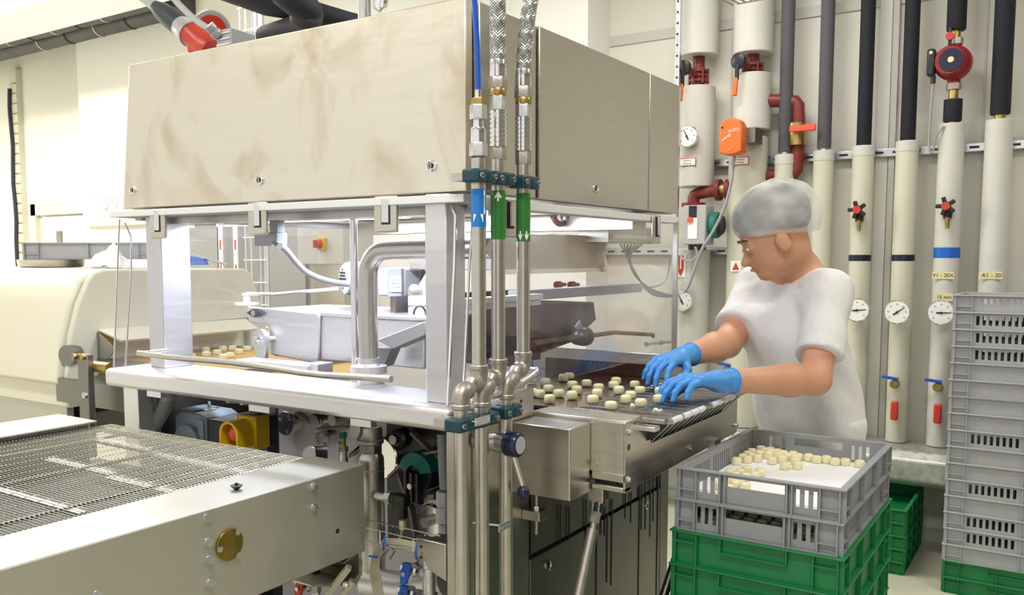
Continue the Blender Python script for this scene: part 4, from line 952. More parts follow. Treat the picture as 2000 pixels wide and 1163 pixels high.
# ================================================================== OUTFEED CONVEYOR
XO = -.85; YO = 1.7835; YO2 = 2.57; ZO = 1.127; ZB = .958
oc = thing('outfeed_conveyor', (-.98, 2.15, .95), 'stainless outfeed conveyor with dark wire belt and white nose rollers', 'conveyor')
m = MB(); m.box(XR+.004, XO, YO, YO+.09, ZO-.006, ZO)            # top flange
m.box(XR+.004, XO, YO, YO+.006, 1.0, ZO-.003)
build('front_cover', m, M['steel_h'], oc, bevel=.003)
zn = at(1272, 866, 'x', XO).z
build('side_plate', MB().prism([(XO-.006, YO, 1.0-.04), (XO-.006, YO2, ZB+.01), (XO-.006, YO2, 1.075), (XO-.006, YO2-.12, 1.075), (XO-.006, YO2-.13, zn), (XO-.006, YO+.145, zn), (XO-.006, YO+.12, ZO-.004), (XO-.006, YO, ZO-.004)], (.006, 0, 0)), M['steel_h'], oc, bevel=.002)
m = MB(); m.box(XR+.17, XO-.0, YO, YO+.03, ZB, ZB+.012); m.box(XR+.17, XO, YO-.0, YO+.006, ZB+.024, ZB+.044)
build('lower_rail', m, M['steel_h'], oc, bevel=.002)
m = MB(); 
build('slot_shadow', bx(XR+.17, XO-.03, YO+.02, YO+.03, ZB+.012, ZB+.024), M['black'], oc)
build('far_plate', bx(XR+.02, XO-.01, YO2-.006, YO2, ZB, 1.12), M['steel_d'], oc)
build('belly', bx(XR+.02, XO-.012, YO+.05, YO2-.02, ZB+.005, ZB+.02), M['steel_d'], oc)
for x, y in ((1228, 844), (1227, 938)):
    q = at(x, y, 'x', XO); build('bolt', MB().lathe(q, (1, 0, 0), [(.0085, 0), (.0085, .002), (.007, .003), (.0065, .008)], 14), M['zinc'], oc)
for x, y in ((1347, 876), (1436, 831)):
    q = at(x, y, 'x', XO); build('bolt', MB().lathe(q, (1, 0, 0), [(.0085, 0), (.0085, .002), (.007, .003), (.0065, .008)], 14), M['zinc'], oc)
for x, y, r in ((1228, 874, .0078), (1240, 828, .0022)):
    q = at(x, y, 'x', XO); build('side_hole', MB().cyl(q, q+V((.0008, 0, 0)), r, None, 16), M['black'], oc)
q = at(1162, 906, 'y', YO); build('bolt_head', MB().hexn(q, q-V((0, .006, 0)), .0075), M['steel'], oc)
# gear cover box
bxm = build('gear_cover', bx(XR+.012, -.94, 1.684, YO-.001, .949, 1.116), M['steel'], oc, bevel=.003)
q = at(1118, 819, 'z', 1.117); build('cover_screw', MB().lathe(q, (0, 0, 1), [(.005, 0), (.004, .003)], 10), M['chrome'], oc)
# wire belt of the outfeed and the chocolate bed
XNo = -.785; yA, yB = YO+.085, 2.42
m = MB(); x = -1.035
while x < XNo+.003:
    zb_ = 1.125; m.tube([V((x, yA, zb_)), V((x, yB, zb_))], .0008, 4); x += .0058
for k in range(12):
    y = yA+.02+(yB-yA-.04)*k/11; m.tube([V((-1.04, y, 1.1245)), V((XNo, y, 1.1245)), V((XNo+.006, y, 1.118)), V((XNo-.05, y, 1.06))], .0009, 4)
ob = build('wire_belt', m, M['beltwire'], oc, smooth=False); ob['kind'] = 'stuff'
for y in np.linspace(yA+.1, yB-.05, 4): build('slide_bar', bx(-1.28, XNo-.03, y-.003, y+.003, 1.108, 1.122), M['steel'], oc)
for x in (-1.02, -.93): build('cross_bar', bx(x-.006, x+.006, yA, yB, 1.100, 1.110), M['steel'], oc)
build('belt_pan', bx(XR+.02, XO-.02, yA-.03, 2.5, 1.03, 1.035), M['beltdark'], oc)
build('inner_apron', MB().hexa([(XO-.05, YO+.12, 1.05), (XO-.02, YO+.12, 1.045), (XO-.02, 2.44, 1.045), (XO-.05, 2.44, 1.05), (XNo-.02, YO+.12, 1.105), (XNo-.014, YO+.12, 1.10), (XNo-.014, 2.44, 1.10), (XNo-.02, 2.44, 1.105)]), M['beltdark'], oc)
build('nose_shaft', cy((XNo, yA+.01, 1.116), (XNo, yB+.02, 1.116), .0055), M['cast'], oc)
ys = [(1312-0, 815), ] 
r0 = at(1311, 816, 'x', XNo).y; r1 = at(1433, 769, 'x', XNo).y
for a, b in ((0, .13), (.16, .26), (.27, .37), (.38, .48), (.60, .69), (.70, .79), (.80, .89), (.90, 1)):
    build('nose_roller', cy((XNo, r0+(r1-r0)*a, 1.117), (XNo, r0+(r1-r0)*b-.003, 1.117), .0078, n=18), M['white'], oc)
q = at(1272, 818, 'z', 1.12); build('tension_arm', MB().obox((XNo-.05, q.y-.012, 1.118), .09, .012, .012), M['cast'], oc, bevel=.002)
build('tension_block', MB().obox((XNo-.055, q.y-.012, 1.099), .06, .03, .012), M['steel_l'], oc, bevel=.002)
build('chain_guard', bx(XO-.10, XO-.01, YO2-.18, YO2-.02, 1.10, 1.108), M['steel_d'], oc)
# chocolate carpet further inside
m = MB(); m.box(-2.0, -1.02, 1.88, 2.5, 1.1155, 1.1235)
cb = tag(build('chocolate_carpet', m, M['choc']), 'glossy dark brown chocolate film on the belt leaving the machine', 'chocolate', kind='stuff')
build('end_brackets', bx(XO, XO+.02, YO2-.25, YO2-.2, ZB, ZB+.03), M['zinc'], oc)

# pralines
def praline(name, r, h, mat, label, group):
    m = MB(); m.lathe((0, 0, 0), (0, 0, 1), [(r*.90, 0), (r, h*.12), (r*1.0, h*.62), (r*.93, h*.82), (r*.72, h*.96), (r*.35, h*1.0)], 20)
    o = build(name, m, mat, origin=(0, 0, 0)); return tag(o, label, 'praline', group)
def scatter(pts, z, r, minsep):
    P_ = [at(x, y, 'z', z+.008) for x, y in pts]
    for _ in range(60):
        for i in range(len(P_)):
            for j in range(i):
                d = (P_[i]-P_[j]).to_2d()
                if d.length < minsep:
                    if d.length < 1e-5: d = V((1, 0))
                    s = d.normalized()*(minsep-d.length)*.5; P_[i].x += s.x; P_[i].y += s.y; P_[j].x -= s.x; P_[j].y -= s.y
    return [V((q.x, q.y, z)) for q in P_]
pz = [(x/3.876+1000, y/3.876+640) for x, y in ((750, 592), (975, 572), (862, 545), (897, 512), (612, 545), (645, 500), (968, 473), (808, 477), (770, 435), (788, 405), (930, 430), (655, 453), (565, 420), (490, 475), (458, 432), (455, 515), (355, 497), (285, 540), (275, 460), (160, 492), (255, 413), (435, 367), (390, 383), (1112, 540), (1118, 480), (60, 440), (150, 400), (205, 500))]
pr = None; BP = []
for i, q in enumerate(scatter(pz, 1.126, .015, .031)):
    r_ = random.uniform(.94, 1.04)
    if pr is None:
        pr = praline('praline', .0152, .0195, M['praline'], 'pale yellow round praline lying on the outfeed wire belt', 'pralines on the outfeed belt'); o = pr
    else: o = pr.copy(); sc.collection.objects.link(o)
    o.location = q; o.rotation_euler = (0, 0, random.uniform(0, 6)); o.scale = (r_, r_, random.uniform(.92, 1.08)); BP.append(o)
for x, y, lb in ((1095, 648, 'crumbled pale praline nearest the nose rollers'), (920, 614, 'broken praline sunk flat in the wire belt by the cover')):
    q = at(x/3.876+1000, y/3.876+640, 'z', 1.118); m = MB(); rng = random.Random(x)
    for k in range(9): m.ball(q+V((rng.uniform(-.010, .010), rng.uniform(-.012, .012), .001+rng.uniform(0, .006))), rng.uniform(.004, .007), 8, 5)
    tag(build('broken_praline', m, M['praline2']), lb, 'praline')
# paper and pralines in the front crate
ZPp = 1.0-HC+.016
m = MB(); m.box(cx_-L0/2+.02, cx_+L0/2-.02, cy_-W0/2+.02, cy_+W0/2-.02, ZPp-.011, ZPp-.001)
tag(build('paper_sheet', m, M['paper']), 'white paper sheet lining the top grey crate', 'paper')
cpx = [(x/5.882+1400, y/5.882+820) for x, y in ((222, 480), (350, 460), (470, 450), (400, 375), (280, 395), (500, 395), (535, 345), (595, 350), (615, 415), (635, 475), (570, 370), (680, 385), (745, 460), (770, 410), (780, 535), (860, 405), (890, 440), (925, 530), (905, 480), (950, 435), (1030, 440), (1155, 460), (1290, 470), (1350, 478), (1430, 485), (1645, 510), (340, 580), (265, 610), (430, 635), (500, 610), (155, 610), (210, 650), (330, 660), (325, 770), (210, 745), (60, 770), (120, 790), (640, 385), (710, 415), (830, 425), (400, 420), (240, 430), (250, 690), (160, 700))]
pc = None; CP = []
x_lo, x_hi, y_lo, y_hi = cx_-L0/2+.037, cx_+L0/2-.037, cy_-W0/2+.037, cy_+W0/2-.037
for i, q in enumerate(scatter(cpx, ZPp, .0135, .027)):
    q.x = min(max(q.x, x_lo), x_hi); q.y = min(max(q.y, y_lo), y_hi)
    if pc is None: pc = praline('praline', .0132, .0185, M['praline2'], 'creamy domed praline standing on the paper in the grey crate', 'pralines in the front crate'); o = pc
    else: o = pc.copy(); sc.collection.objects.link(o)
    o.location = q; o.rotation_euler = (0, 0, random.uniform(0, 6)); s = random.uniform(.95, 1.05); o.scale = (s, s, random.uniform(.95, 1.1)); CP.append(o)
NTH = lambda k: {1: 'first', 2: 'second', 3: 'third'}.get(k, '%d%s' % (k, 'st' if k % 10 == 1 and k != 11 else 'nd' if k % 10 == 2 and k != 12 else 'rd' if k % 10 == 3 and k != 13 else 'th'))
for k, o in enumerate(sorted(BP, key=lambda o: -o.location.x)): o['label'] = 'pale yellow praline on the outfeed belt, %s nearest the white nose rollers' % NTH(k+1)
for k, o in enumerate(sorted(CP, key=lambda o: -(o.location.x*2+o.location.y))): o['label'] = 'creamy domed praline on the crate paper, %s from the far right corner' % NTH(k+1)
for i in range(40):
    if i == 0: pl = praline('praline', .0132, .018, M['praline2'], 'dim creamy praline inside the lower grey crate, glimpsed through its slots', 'pralines in the second crate'); o = pl
    else: o = pl.copy(); sc.collection.objects.link(o)
    o.location = (cx_-.154+(i % 10)*.034, cy_-.235+(i//10)*.034, 1.0-2*HC+.005)
gp = [(x/2.704, 420+y/2.704) for x, y in ((990, 732), (1010, 747), (1027, 702), (1085, 712), (1090, 737), (1132, 690), (1147, 727), (1182, 707), (1222, 705), (1262, 722), (1215, 742), (1180, 750), (1305, 707), (720, 720), (690, 730), (745, 728))]
pg = None
for q in scatter(gp, 1.1055, .016, .04):
    if pg is None: pg = praline('praline', .0175, .02, M['praline2'], 'small pale praline on the gold belt leaving the tunnel', 'pralines on the gold belt'); o = pg
    else: o = pg.copy(); sc.collection.objects.link(o)
    o.location = q
tag(thing('x', (0, 0, 0), None, None)) if 0 else None

# strut legs
def strut(x0, y0, x1, y1, X, label):
    A = at(x0, y0, 'x', X); d = at(x1, y1, 'x', X)-A; B = A+d*(A.z/-d.z)
    t = thing('support_strut', (B.x, B.y, 0), label, 'strut')
    build('tube', cy(B, A+d.normalized()*.06, .014, n=20), M['pipe'], t)
    build('threaded_end', cy(A+d.normalized()*.06, A+d.normalized()*.045, .009), M['cast'], t)
    build('nut', MB().hexn(A+d.normalized()*.045, A+d.normalized()*.02, .013), M['zinc'], t)
    m = MB()
    for s in (-.008, .008): m.obox(A+V((s, 0, .002)), .004, .022, .05, Matrix.Rotation(-.25, 3, 'X'))
    build('clevis', m, M['zinc'], t, bevel=.003); build('clevis_pin', cy(A+V((-.016, 0, .008)), A+V((.016, 0, .008)), .006), M['chrome'], t)
    build('mount_block', bx(A.x-.02, A.x+.02, A.y-.014, A.y+.018, A.z+.01, ZB), M['steel'], t, bevel=.002)
    return t
strut(1168, 985, 1130, 1163, -.93, 'inclined round steel strut supporting the outfeed conveyor, near the crank')
A = at(1330, 1060, 'x', -.88); B = at(1297, 1163, 'x', -.88); d = (A-B); 
tag(build('support_strut', cy(B-d*(B.z/d.z), A+d*.6, .012, n=16), M['steel_d']), 'dark inclined strut half hidden behind the front crates', 'strut')

# ================================================================== MACHINE INTERIOR, seen through guards
# depositor tank, left middle
tk = thing('coating_head', at(600, 700, 'y', 1.95), 'boxy stainless coating head with shaft and bearing inside the guard', 'machine unit')
a = at(483, 600, 'y', 1.80); b = at(624, 620, 'y', 1.80)
zt_ = at(560, 602, 'y', 1.80).z
x0_, x1_ = a.x, b.x
build('side_plate', MB().prism([(x0_, 1.80, zt_+.0), (x0_+.005, 1.80, zt_-.05), (x0_+.10, 1.80, zt_-.055), (x0_+.10, 1.80, zt_-.145), (x1_-.01, 1.80, zt_-.16), (x1_, 1.80, zt_-.02), (x1_-.01, 1.80, zt_-.012)], (0, .008, 0)), M['steel_l'], tk, bevel=.003)
build('body', bx(x0_+.10, x1_+.38, 1.81, 2.1, zt_-.15, zt_-.02), M['steel_l'], tk, bevel=.004)
build('lid', bx(x0_+.01, x1_+.40, 1.805, 2.12, zt_-.02, zt_-.008), M['steel_l'], tk, bevel=.003)
p = at(500, 612, 'y', 1.795); build('bearing_plate', MB().prism([p+V((math.cos(k*PI/6)*(.025 if k % 6 else .036), 0, math.sin(k*PI/6)*.013)) for k in range(12)], (0, -.006, 0)), M['black'], tk); build('bearing_hub', cy(p-V((0, .012, 0)), p, .009), M['chrome'], tk)
p = at(505, 663, 'y', 1.77); build('cam_disc', MB().lathe(p, (0, 1, 0), [(.03, 0), (.03, .02)], 28), M['steel_l'], tk); build('cam_hub', MB().lathe(p, (0, -1, 0), [(.016, 0), (.016, .006), (.009, .007), (.009, .018)], 20), M['chrome'], tk)
build('cam_stand', MB().prism([p+V((-.03, .004, 0)), p+V((.03, .004, 0)), p+V((.022, .004, -.06)), p+V((-.018, .004, -.06))], (0, .012, 0)), M['steel_l'], tk)
build('shaft', cy(p+V((.01, 0, 0)), p+V((.07, .08, 0)), .009), M['steel'], tk); q = p+V((.05, .05, 0)); build('bearing_block', MB().lathe(q, (.6, .8, 0), [(.028, 0), (.028, .012)], 20), M['steel'], tk)
a = at(466, 698, 'y', 1.70); b = at(605, 713, 'y', 1.70)
build('sill', MB().box(a.x, b.x, 1.69, 1.76, ZT, ZT+.022), M['steel_l'], tk, bevel=.002)
build('sill_block', bx(b.x-.02, b.x+.03, 1.70, 1.76, ZT, ZT+.028), M['steel_l'], tk, bevel=.002)
p = at(545, 588, 'z', zt_); build('lid_knob', MB().lathe((p.x, 1.95, zt_-.008), (0, 0, 1), [(.04, 0), (.04, .008), (.012, .01), (.012, .03), (.016, .032), (.016, .04)], 20), M['white'], tk)
build('lid_lever', MB().tube([(p.x, 1.95, zt_+.03), (p.x+.08, 2.0, zt_+.028), (p.x+.3, 2.08, zt_+.05)], .006, 8), M['steel_l'], tk)
# mesh fan guard and gear motor
t = thing('fan_motor', at(770, 560, 'y', 2.05), 'grey geared motor with rating plate behind the bent pipe', 'motor')
a = at(737, 525, 'y', 2.0); b = at(790, 580, 'y', 2.0)
build('terminal_box', bx(a.x, b.x, 2.0, 2.08, b.z, a.z), M['white'], t, bevel=.006)
build('motor_flange', bx(b.x-.055, b.x, 1.985, 2.0, b.z-.004, a.z+.002), M['gplast'], t, bevel=.003)
a2 = at(762, 541, 'y', 1.984); b2 = at(785, 571, 'y', 1.984)
build('rating_plate', bx(a2.x, b2.x, 1.981, 1.985, b2.z, a2.z), M['paper'], t)
for k, s in enumerate(('MOT 3~ IP55', '230/400 V 50 Hz', '0,75 kW 1390/min', 'IEC 34')): text('lettering', s, ((a2.x+b2.x)/2, 1.9805, a2.z-.009-k*.011), (1, 0, 0), (0, 0, 1), .0052, M['ink'], t)
build('motor_barrel', cy((a.x-.02, 2.08, (a.z+b.z)/2), (a.x+.10, 2.08, (a.z+b.z)/2), .045), M['gplast'], t)
p = at(808, 572, 'y', 1.98); build('gear_disc', MB().lathe(p, (0, 1, 0), [(.006, -.004), (.02, 0), (.025, .002), (.025, .02)], 24), M['steel'], t)
build('gear_plate', MB().prism([p+V((-.03, .01, -.03)), p+V((.08, .01, -.03)), p+V((.08, .01, .06)), p+V((.04, .01, .06))], (0, .01, 0)), M['white'], t)
p = at(680, 545, 'y', 2.06); fg = build('fan_cowl', MB().lathe(p, (-.5, -1, 0), [(.055, -.06), (.055, 0), (.05, .012), (.04, .018)], 28), M['white'], t)
m = MB(); u_, w__, d_ = frame(V((-.5, -1, 0)))
for i in range(-3, 4):
    for j in range(-3, 4):
        if i*i+j*j < 10: m.obox(p+d_*.019+u_*i*.010+w__*j*.010, .0066, .002, .0066, Matrix.Rotation(-.46, 3, 'Z'))
build('fan_grille', m, M['black'], t)
build('stand', cy((p.x+.02, 2.08, zt_-.01), (p.x+.02, 2.08, p.z-.04), .012), M['steel'], t)
# corrugated white cable and sensor block
t = thing('guard_sensor', at(520, 470, 'y', 1.6), 'grey sensor block with white corrugated cable inside the guard', 'sensor')
a = at(495, 455, 'y', 1.60); b = at(540, 480, 'y', 1.60)
build('sensor_body', bx(a.x, b.x, 1.60, 1.64, b.z, a.z), M['gplast'], t, bevel=.004)
build('sensor_mount', bx(b.x-.03, b.x, 1.605, 1.63, a.z, 1.60), M['gplast'], t)
p = at(536, 476, 'y', 1.60); build('nut', MB().hexn(p, p+V((.02, .0, -.008)), .012), M['zinc'], t)
pts = [at(x, y, 'y', Y) for x, y, Y in ((540, 478, 1.6), (556, 484, 1.62), (575, 510, 1.68), (600, 535, 1.76), (640, 550, 1.88), (680, 556, 1.98))]
build('cable', MB().tube(pts, .0085, 12, 3), M['white'], t)
# bent exhaust pipe
bp = thing('bent_pipe', at(722, 735, 'y', 1.62), 'thick bent steel pipe rising from a flange on the table', 'pipe')
YPp = 1.62; pz_ = lambda x, y: at(x, y, 'y', YPp)
c = pz_(720, 742); X0p = pz_(719, 650).x; ztp = at(760, 487, 'y', YPp).z
r_ = .024
build('pipe_run', MB().tube([V((X0p, YPp, ZT+.02)), V((X0p, YPp, ztp-.075)), V((X0p+.006, YPp, ztp-.035)), V((X0p+.035, YPp, ztp-.006)), V((X0p+.08, YPp, ztp)), V((X0p+.38, YPp+.0, ztp))], r_, 24, 2), M['steel'], bp)
build('flange', MB().lathe((X0p, YPp, ZT), (0, 0, 1), [(.04, 0), (.04, .005), (.028, .008), (.028, .03), (.046, .032), (.046, .05), (.03, .052), (.027, .056), (.027, .07)], 32), M['steel_l'], bp)
px_ = at(693, 600, 'y', 1.66).x
pl_ = thing('slim_post', (px_, 1.66, ZT), 'slim upright steel rod left of the bent pipe', 'post'); build('rod', cy((px_, 1.66, ZT), (px_, 1.66, 1.62), .010, n=18), M['chrome'], pl_); build('foot', cy((px_, 1.66, ZT), (px_, 1.66, ZT+.012), .016), M['steel'], pl_)
# chute and white blocks
t = thing('white_chute', at(780, 680, 'y', 1.75), 'bright white inclined chute behind the right guard post', 'chute')
a, b, c, d = [at(*q, 'y', 1.72) for q in ((735, 665), (830, 628), (830, 655), (768, 682))]
build('top_plate', MB().prism([a, b, c, d], (0, .05, 0)), M['white'], t, bevel=.002)
a, b, c, d = [at(*q, 'y', 1.73) for q in ((738, 680), (764, 682), (750, 715), (738, 720))]
build('side_leg', MB().prism([a, b, c, d], (0, .04, 0)), M['gplast'], t)
t = thing('white_blocks', at(810, 610, 'y', 1.9), 'two white plastic blocks with a black ring by the guard post', 'block')
a = at(796, 578, 'y', 1.9); b = at(835, 600, 'y', 1.9); build('upper_block', bx(a.x, b.x, 1.9, 1.95, b.z, a.z), M['white'], t, bevel=.003)
c = at(835, 618, 'y', 1.9); build('lower_block', bx(a.x, b.x, 1.9, 1.95, c.z, b.z-.001), M['white'], t, bevel=.003)
p = at(820, 616, 'y', 1.88); build('ring', MB().tube([p+V((math.cos(k*PI/10)*.022, 0, math.sin(k*PI/10)*.025)) for k in range(21)], .003, 8), M['black'], t)
# right interior: hopper, duct, brush, rail
hp = thing('chocolate_hopper', at(1060, 650, 'x', -1.5), 'dark chocolate-smeared steel trough inside the right guard', 'trough')
Xh = -1.33
a = at(940, 592, 'x', Xh); b = at(1160, 590, 'x', Xh); c = at(1165, 625, 'x', Xh); d = at(1120, 668, 'x', Xh); e = at(1060, 690, 'x', Xh); f_ = at(940, 705, 'x', Xh)
build('trough_wall', MB().prism([a, f_, e, d, c, b], (-.03, 0, 0)), M['chocstain'], hp, bevel=.004)
build('trough_back', bx(Xh-.32, Xh-.30, a.y, b.y, 1.28, a.z+.01), M['chocstain'], hp)
build('trough_end', MB().prism([(Xh-.01, b.y, b.z), (Xh-.01, c.y, c.z), (Xh-.01, d.y, d.z), (Xh-.3, d.y, d.z), (Xh-.3, b.y, b.z)], (0, -.006, 0)), M['chocstain'], hp)
build('lower_sheet', MB().prism([(Xh+.0, a.y, 1.20), (Xh+.0, 2.2, 1.20), (Xh+.0, 2.2, 1.26), (Xh+.0, a.y, 1.30)], (-.01, 0, 0)), M['chocstain'], hp)
p = at(1140, 658, 'x', Xh+.03); build('roller', MB().lathe(p-V((0, .06, 0)), (0, 1, 0), [(.012, -.25), (.012, 0), (.022, .01), (.026, .03), (.026, .05), (.03, .055), (.03, .075)], 24), M['chocstain'], hp)
build('crank_bar', MB().tube([p+V((0, .015, 0)), at(1200, 650, 'x', Xh+.03), at(1268, 654, 'x', Xh+.03), at(1275, 654, 'x', Xh+.03), at(1275, 660, 'x', Xh+.03)], .0075, 10), M['steel_d'], hp)
p = at(1130, 640, 'x', Xh+.02); build('scraper', MB().obox(p, .006, .035, .03, Matrix.Rotation(.6, 3, 'X')), M['gplast'], hp)
t = thing('cross_rail', at(1150, 580, 'x', -1.25), 'pale grey square rail across the right guard opening', 'rail')
a = at(1010, 568, 'x', -1.27); b = at(1253, 572, 'x', -1.27); build('rail_tube', MB().hexa([(-1.30, a.y, a.z-.03), (-1.27, a.y, a.z-.03), (-1.27, b.y, a.z-.03), (-1.30, b.y, a.z-.03), (-1.30, a.y, a.z), (-1.27, a.y, a.z), (-1.27, b.y, a.z), (-1.30, b.y, a.z)]), M['gplast'], t, bevel=.002)
build('rail_cap', bx(-1.295, -1.275, b.y, b.y+.015, a.z-.025, a.z-.006), M['zinc'], t)
t = thing('white_brush', at(1000, 600, 'x', -1.22), 'white bar brush with short bristles behind the corner pipes', 'brush')
a = at(925, 583, 'x', -1.22); b = at(1061, 587, 'x', -1.22)
build('bar', bx(-1.25, -1.22, a.y, b.y, a.z-.016, a.z), M['white'], t, bevel=.002)
m = MB(); n_ = int((b.y-a.y)/.006)
for k in range(n_): m.box(-1.245, -1.225, a.y+k*.006, a.y+k*.006+.004, a.z-.03, a.z-.016)
b_ = build('bristles', m, M['white'], t); b_['kind'] = 'stuff'
t = thing('extraction_duct', at(1100, 480, 'x', -1.4), 'wide grey sheet metal duct hanging under the hood on the right', 'duct')
a = at(960, 452, 'x', -1.38); b = at(1190, 455, 'x', -1.38); c = at(1195, 498, 'x', -1.35)
build('duct_body', MB().prism([(-1.38, a.y, a.z-.0), (-1.38, b.y, a.z), (-1.38, c.y, a.z-.06), (-1.38, c.y+.01, a.z-.11), (-1.38, a.y, a.z-.11)], (-.3, 0, 0)), M['steel'], t, bevel=.003)
build('duct_lip', bx(-1.385, -1.372, a.y, c.y, a.z-.122, a.z-.108), M['chrome'], t)
build('duct_hanger', bx(-1.5, -1.45, 2.1, 2.15, a.z, 1.64), M['steel'], t)
p = at(1095, 435, 'x', -1.40); t = thing('red_curved_handle', p, 'small dull red curved handle hanging above the duct', 'hook'); build('grip', MB().tube([p+V((0, -.05, .02)), p+V((0, -.03, 0)), p+V((0, 0, -.006)), p+V((0, .03, .0)), p+V((0, .045, .02))], .010, 10, 2), M['redp'], t); build('stem', cy(p, p+V((0, 0, .12)), .008), M['steel'], t)  # curved red handle on a stem above the duct
# upper junction box with cables
t = thing('junction_box', at(1240, 455, 'x', -1.25), 'grey junction box with a fan of cables under the hood corner', 'box')
a = at(1190, 430, 'x', -1.3); b = at(1275, 432, 'x', -1.3); zj = at(1240, 476, 'x', -1.3).z
build('box_body', bx(-1.42, -1.3, a.y, b.y, zj, 1.61), M['steel'], t, bevel=.003)
build('lid_plate', bx(-1.3, -1.296, a.y+.02, b.y-.02, zj+.015, 1.58), M['steel_l'], t)
for k in range(7):
    s = at(1212+k*7, 478, 'x', -1.3); build('cable', MB().tube([s, at(1225, 500, 'x', -1.31), at(1238+k, 540, 'x', -1.31), at(1270, 565+k*2, 'x', -1.31), at(1300, 575+k, 'x', -1.31), at(1318, 578, 'x', -1.31)], .0032, 6, 2), M['gcable'], t)
build('cable', MB().tube([at(1245, 563, 'x', -1.31), at(1290, 560, 'x', -1.31), at(1305, 540, 'x', -1.31), at(1310, 500, 'x', -1.31)], .0032, 6, 2), M['gcable'], t)
for x, y in ((1262, 673), (1290, 670)):
    p = at(x, y, 'x', -1.16); tag(build('locating_pin', MB().lathe(p, (.2, 1, 0), [(.008, 0), (.008, .006), (.005, .007), (.005, .08)], 12), M['zinc'], origin=None), 'horizontal steel pin %s beside the blue glove' % ('with dark tip' if x < 1280 else 'further back'), 'pin')
# red handled taps behind the trough
for x, nm_ in ((1083, 'left'), (1110, 'right')):
    p = at(x, 557, 'x', -1.42); tag(build('red_tap', MB().lathe(p, (.1, 1, 0), [(.004, 0), (.011, .008), (.012, .03), (.006, .045), (.006, .06)], 14), M['redb']), 'red plastic handle, %s of two behind the right guard' % ('nearer the pipes' if nm_ == 'left' else 'farther one'), 'handle', 'red handles')

# ================================================================== BACKGROUND BEHIND MACHINE (left, through guard)
cab = thing('steel_cabinet', at(460, 520, 'y', 4.3), 'dull stainless cupboard seen dimly through the front guard', 'cabinet')
a = at(352, 420, 'y', 4.3); b = at(600, 420, 'y', 4.3)
build('cabinet_body', bx(a.x, b.x, 4.3, 4.7, 0, a.z), M['dim'], cab)
for k in range(3): x = a.x+(b.x-a.x)*k/3; build('cabinet_door', bx(x+.01, x+(b.x-a.x)/3-.01, 4.28, 4.3, .1, a.z-.03), M['dim'], cab, bevel=.003)
c = thing('control_cabinet', at(625, 480, 'y', 3.6), 'pale grey switch cabinet with red and yellow main switch', 'cabinet')
a = at(580, 432, 'y', 3.6); b = at(672, 517, 'y', 3.6)
build('box', bx(a.x, b.x, 3.6, 3.85, b.z, a.z+.05), M['insul'], c, bevel=.005)
build('stand', bx(a.x+.05, b.x-.05, 3.65, 3.8, 0, b.z), M['steel'], c)
p = at(628, 477, 'y', 3.595); build('switch_plate', bx(p.x-.028, p.x+.035, 3.585, 3.6, p.z-.035, p.z+.035), M['yellow'], c, bevel=.002); build('switch_knob', MB().lathe((p.x-.008, 3.585, p.z), (0, -1, 0), [(.026, 0), (.026, .012), (.02, .03)], 18), M['red'], c)
build('switch_grip', bx(p.x-.013, p.x-.003, 3.54, 3.56, p.z-.022, p.z+.022), M['red'], c)
# barrier tapes
for i, (x, nm_) in enumerate(((430, 'left'), (459, 'right'))):
    t = thing('warning_strip', at(x, 460, 'y', 4.2), 'white strip with red dashes, %s of the pair behind the tunnel' % ('left' if i == 0 else 'right'), 'strip', 'warning strips')
    p = at(x, 460, 'y', 4.2); build('strip', bx(p.x-.022, p.x+.022, 4.2, 4.21, 0, 1.85), M['paper'], t)
    for z in (1.42, 1.60, 1.78): build('red_dash', bx(p.x-.008, p.x+.008, 4.197, 4.2, z-.035, z+.035), M['red'], t)
# wire rack with cables
t = thing('wire_ladder', at(500, 500, 'y', 3.4), 'upright wire cable ladder with pale cables behind the machine', 'ladder')
for x in (478, 489, 520): p = at(x, 400, 'y', 3.4); build('upright_wire', cy((p.x, 3.4, .9), (p.x, 3.4, 3.3), .005, n=8), M['paper'], t)
p0, p1 = at(476, 500, 'y', 3.4), at(522, 500, 'y', 3.4)
for k in range(16): build('rung', cy((p0.x, 3.4, 1.1+k*.13), (p1.x, 3.4, 1.1+k*.13), .004, n=8), M['paper'], t)
for k, x in enumerate((501, 505, 509, 514, 518)): p = at(x, 300, 'y', 3.42); build('cable', MB().tube([(p.x, 3.42, .9), (p.x, 3.42, 3.3)], .010, 8), M['white' if k % 2 else 'gplast'], t)
# small conveyor crank with blue clip
t = thing('blue_clip_arm', at(400, 500, 'y', 3.3), 'thin chrome arm with a blue clip beyond the tunnel', 'arm')
build('rod', MB().tube([at(345, 488, 'y', 3.3), at(385, 500, 'y', 3.3), at(440, 516, 'y', 3.3)], .008, 8), M['chrome'], t)
a, b, c_, d = [at(*q, 'y', 3.28) for q in ((352, 498), (395, 506), (400, 518), (355, 518))]
build('clip', MB().prism([a, b, c_, d], (0, .03, 0)), M['tapeb'], t)
q = at(345, 488, 'y', 3.3); build('stand', cy((q.x, 3.3, 0), q, .012), M['steel'], t)

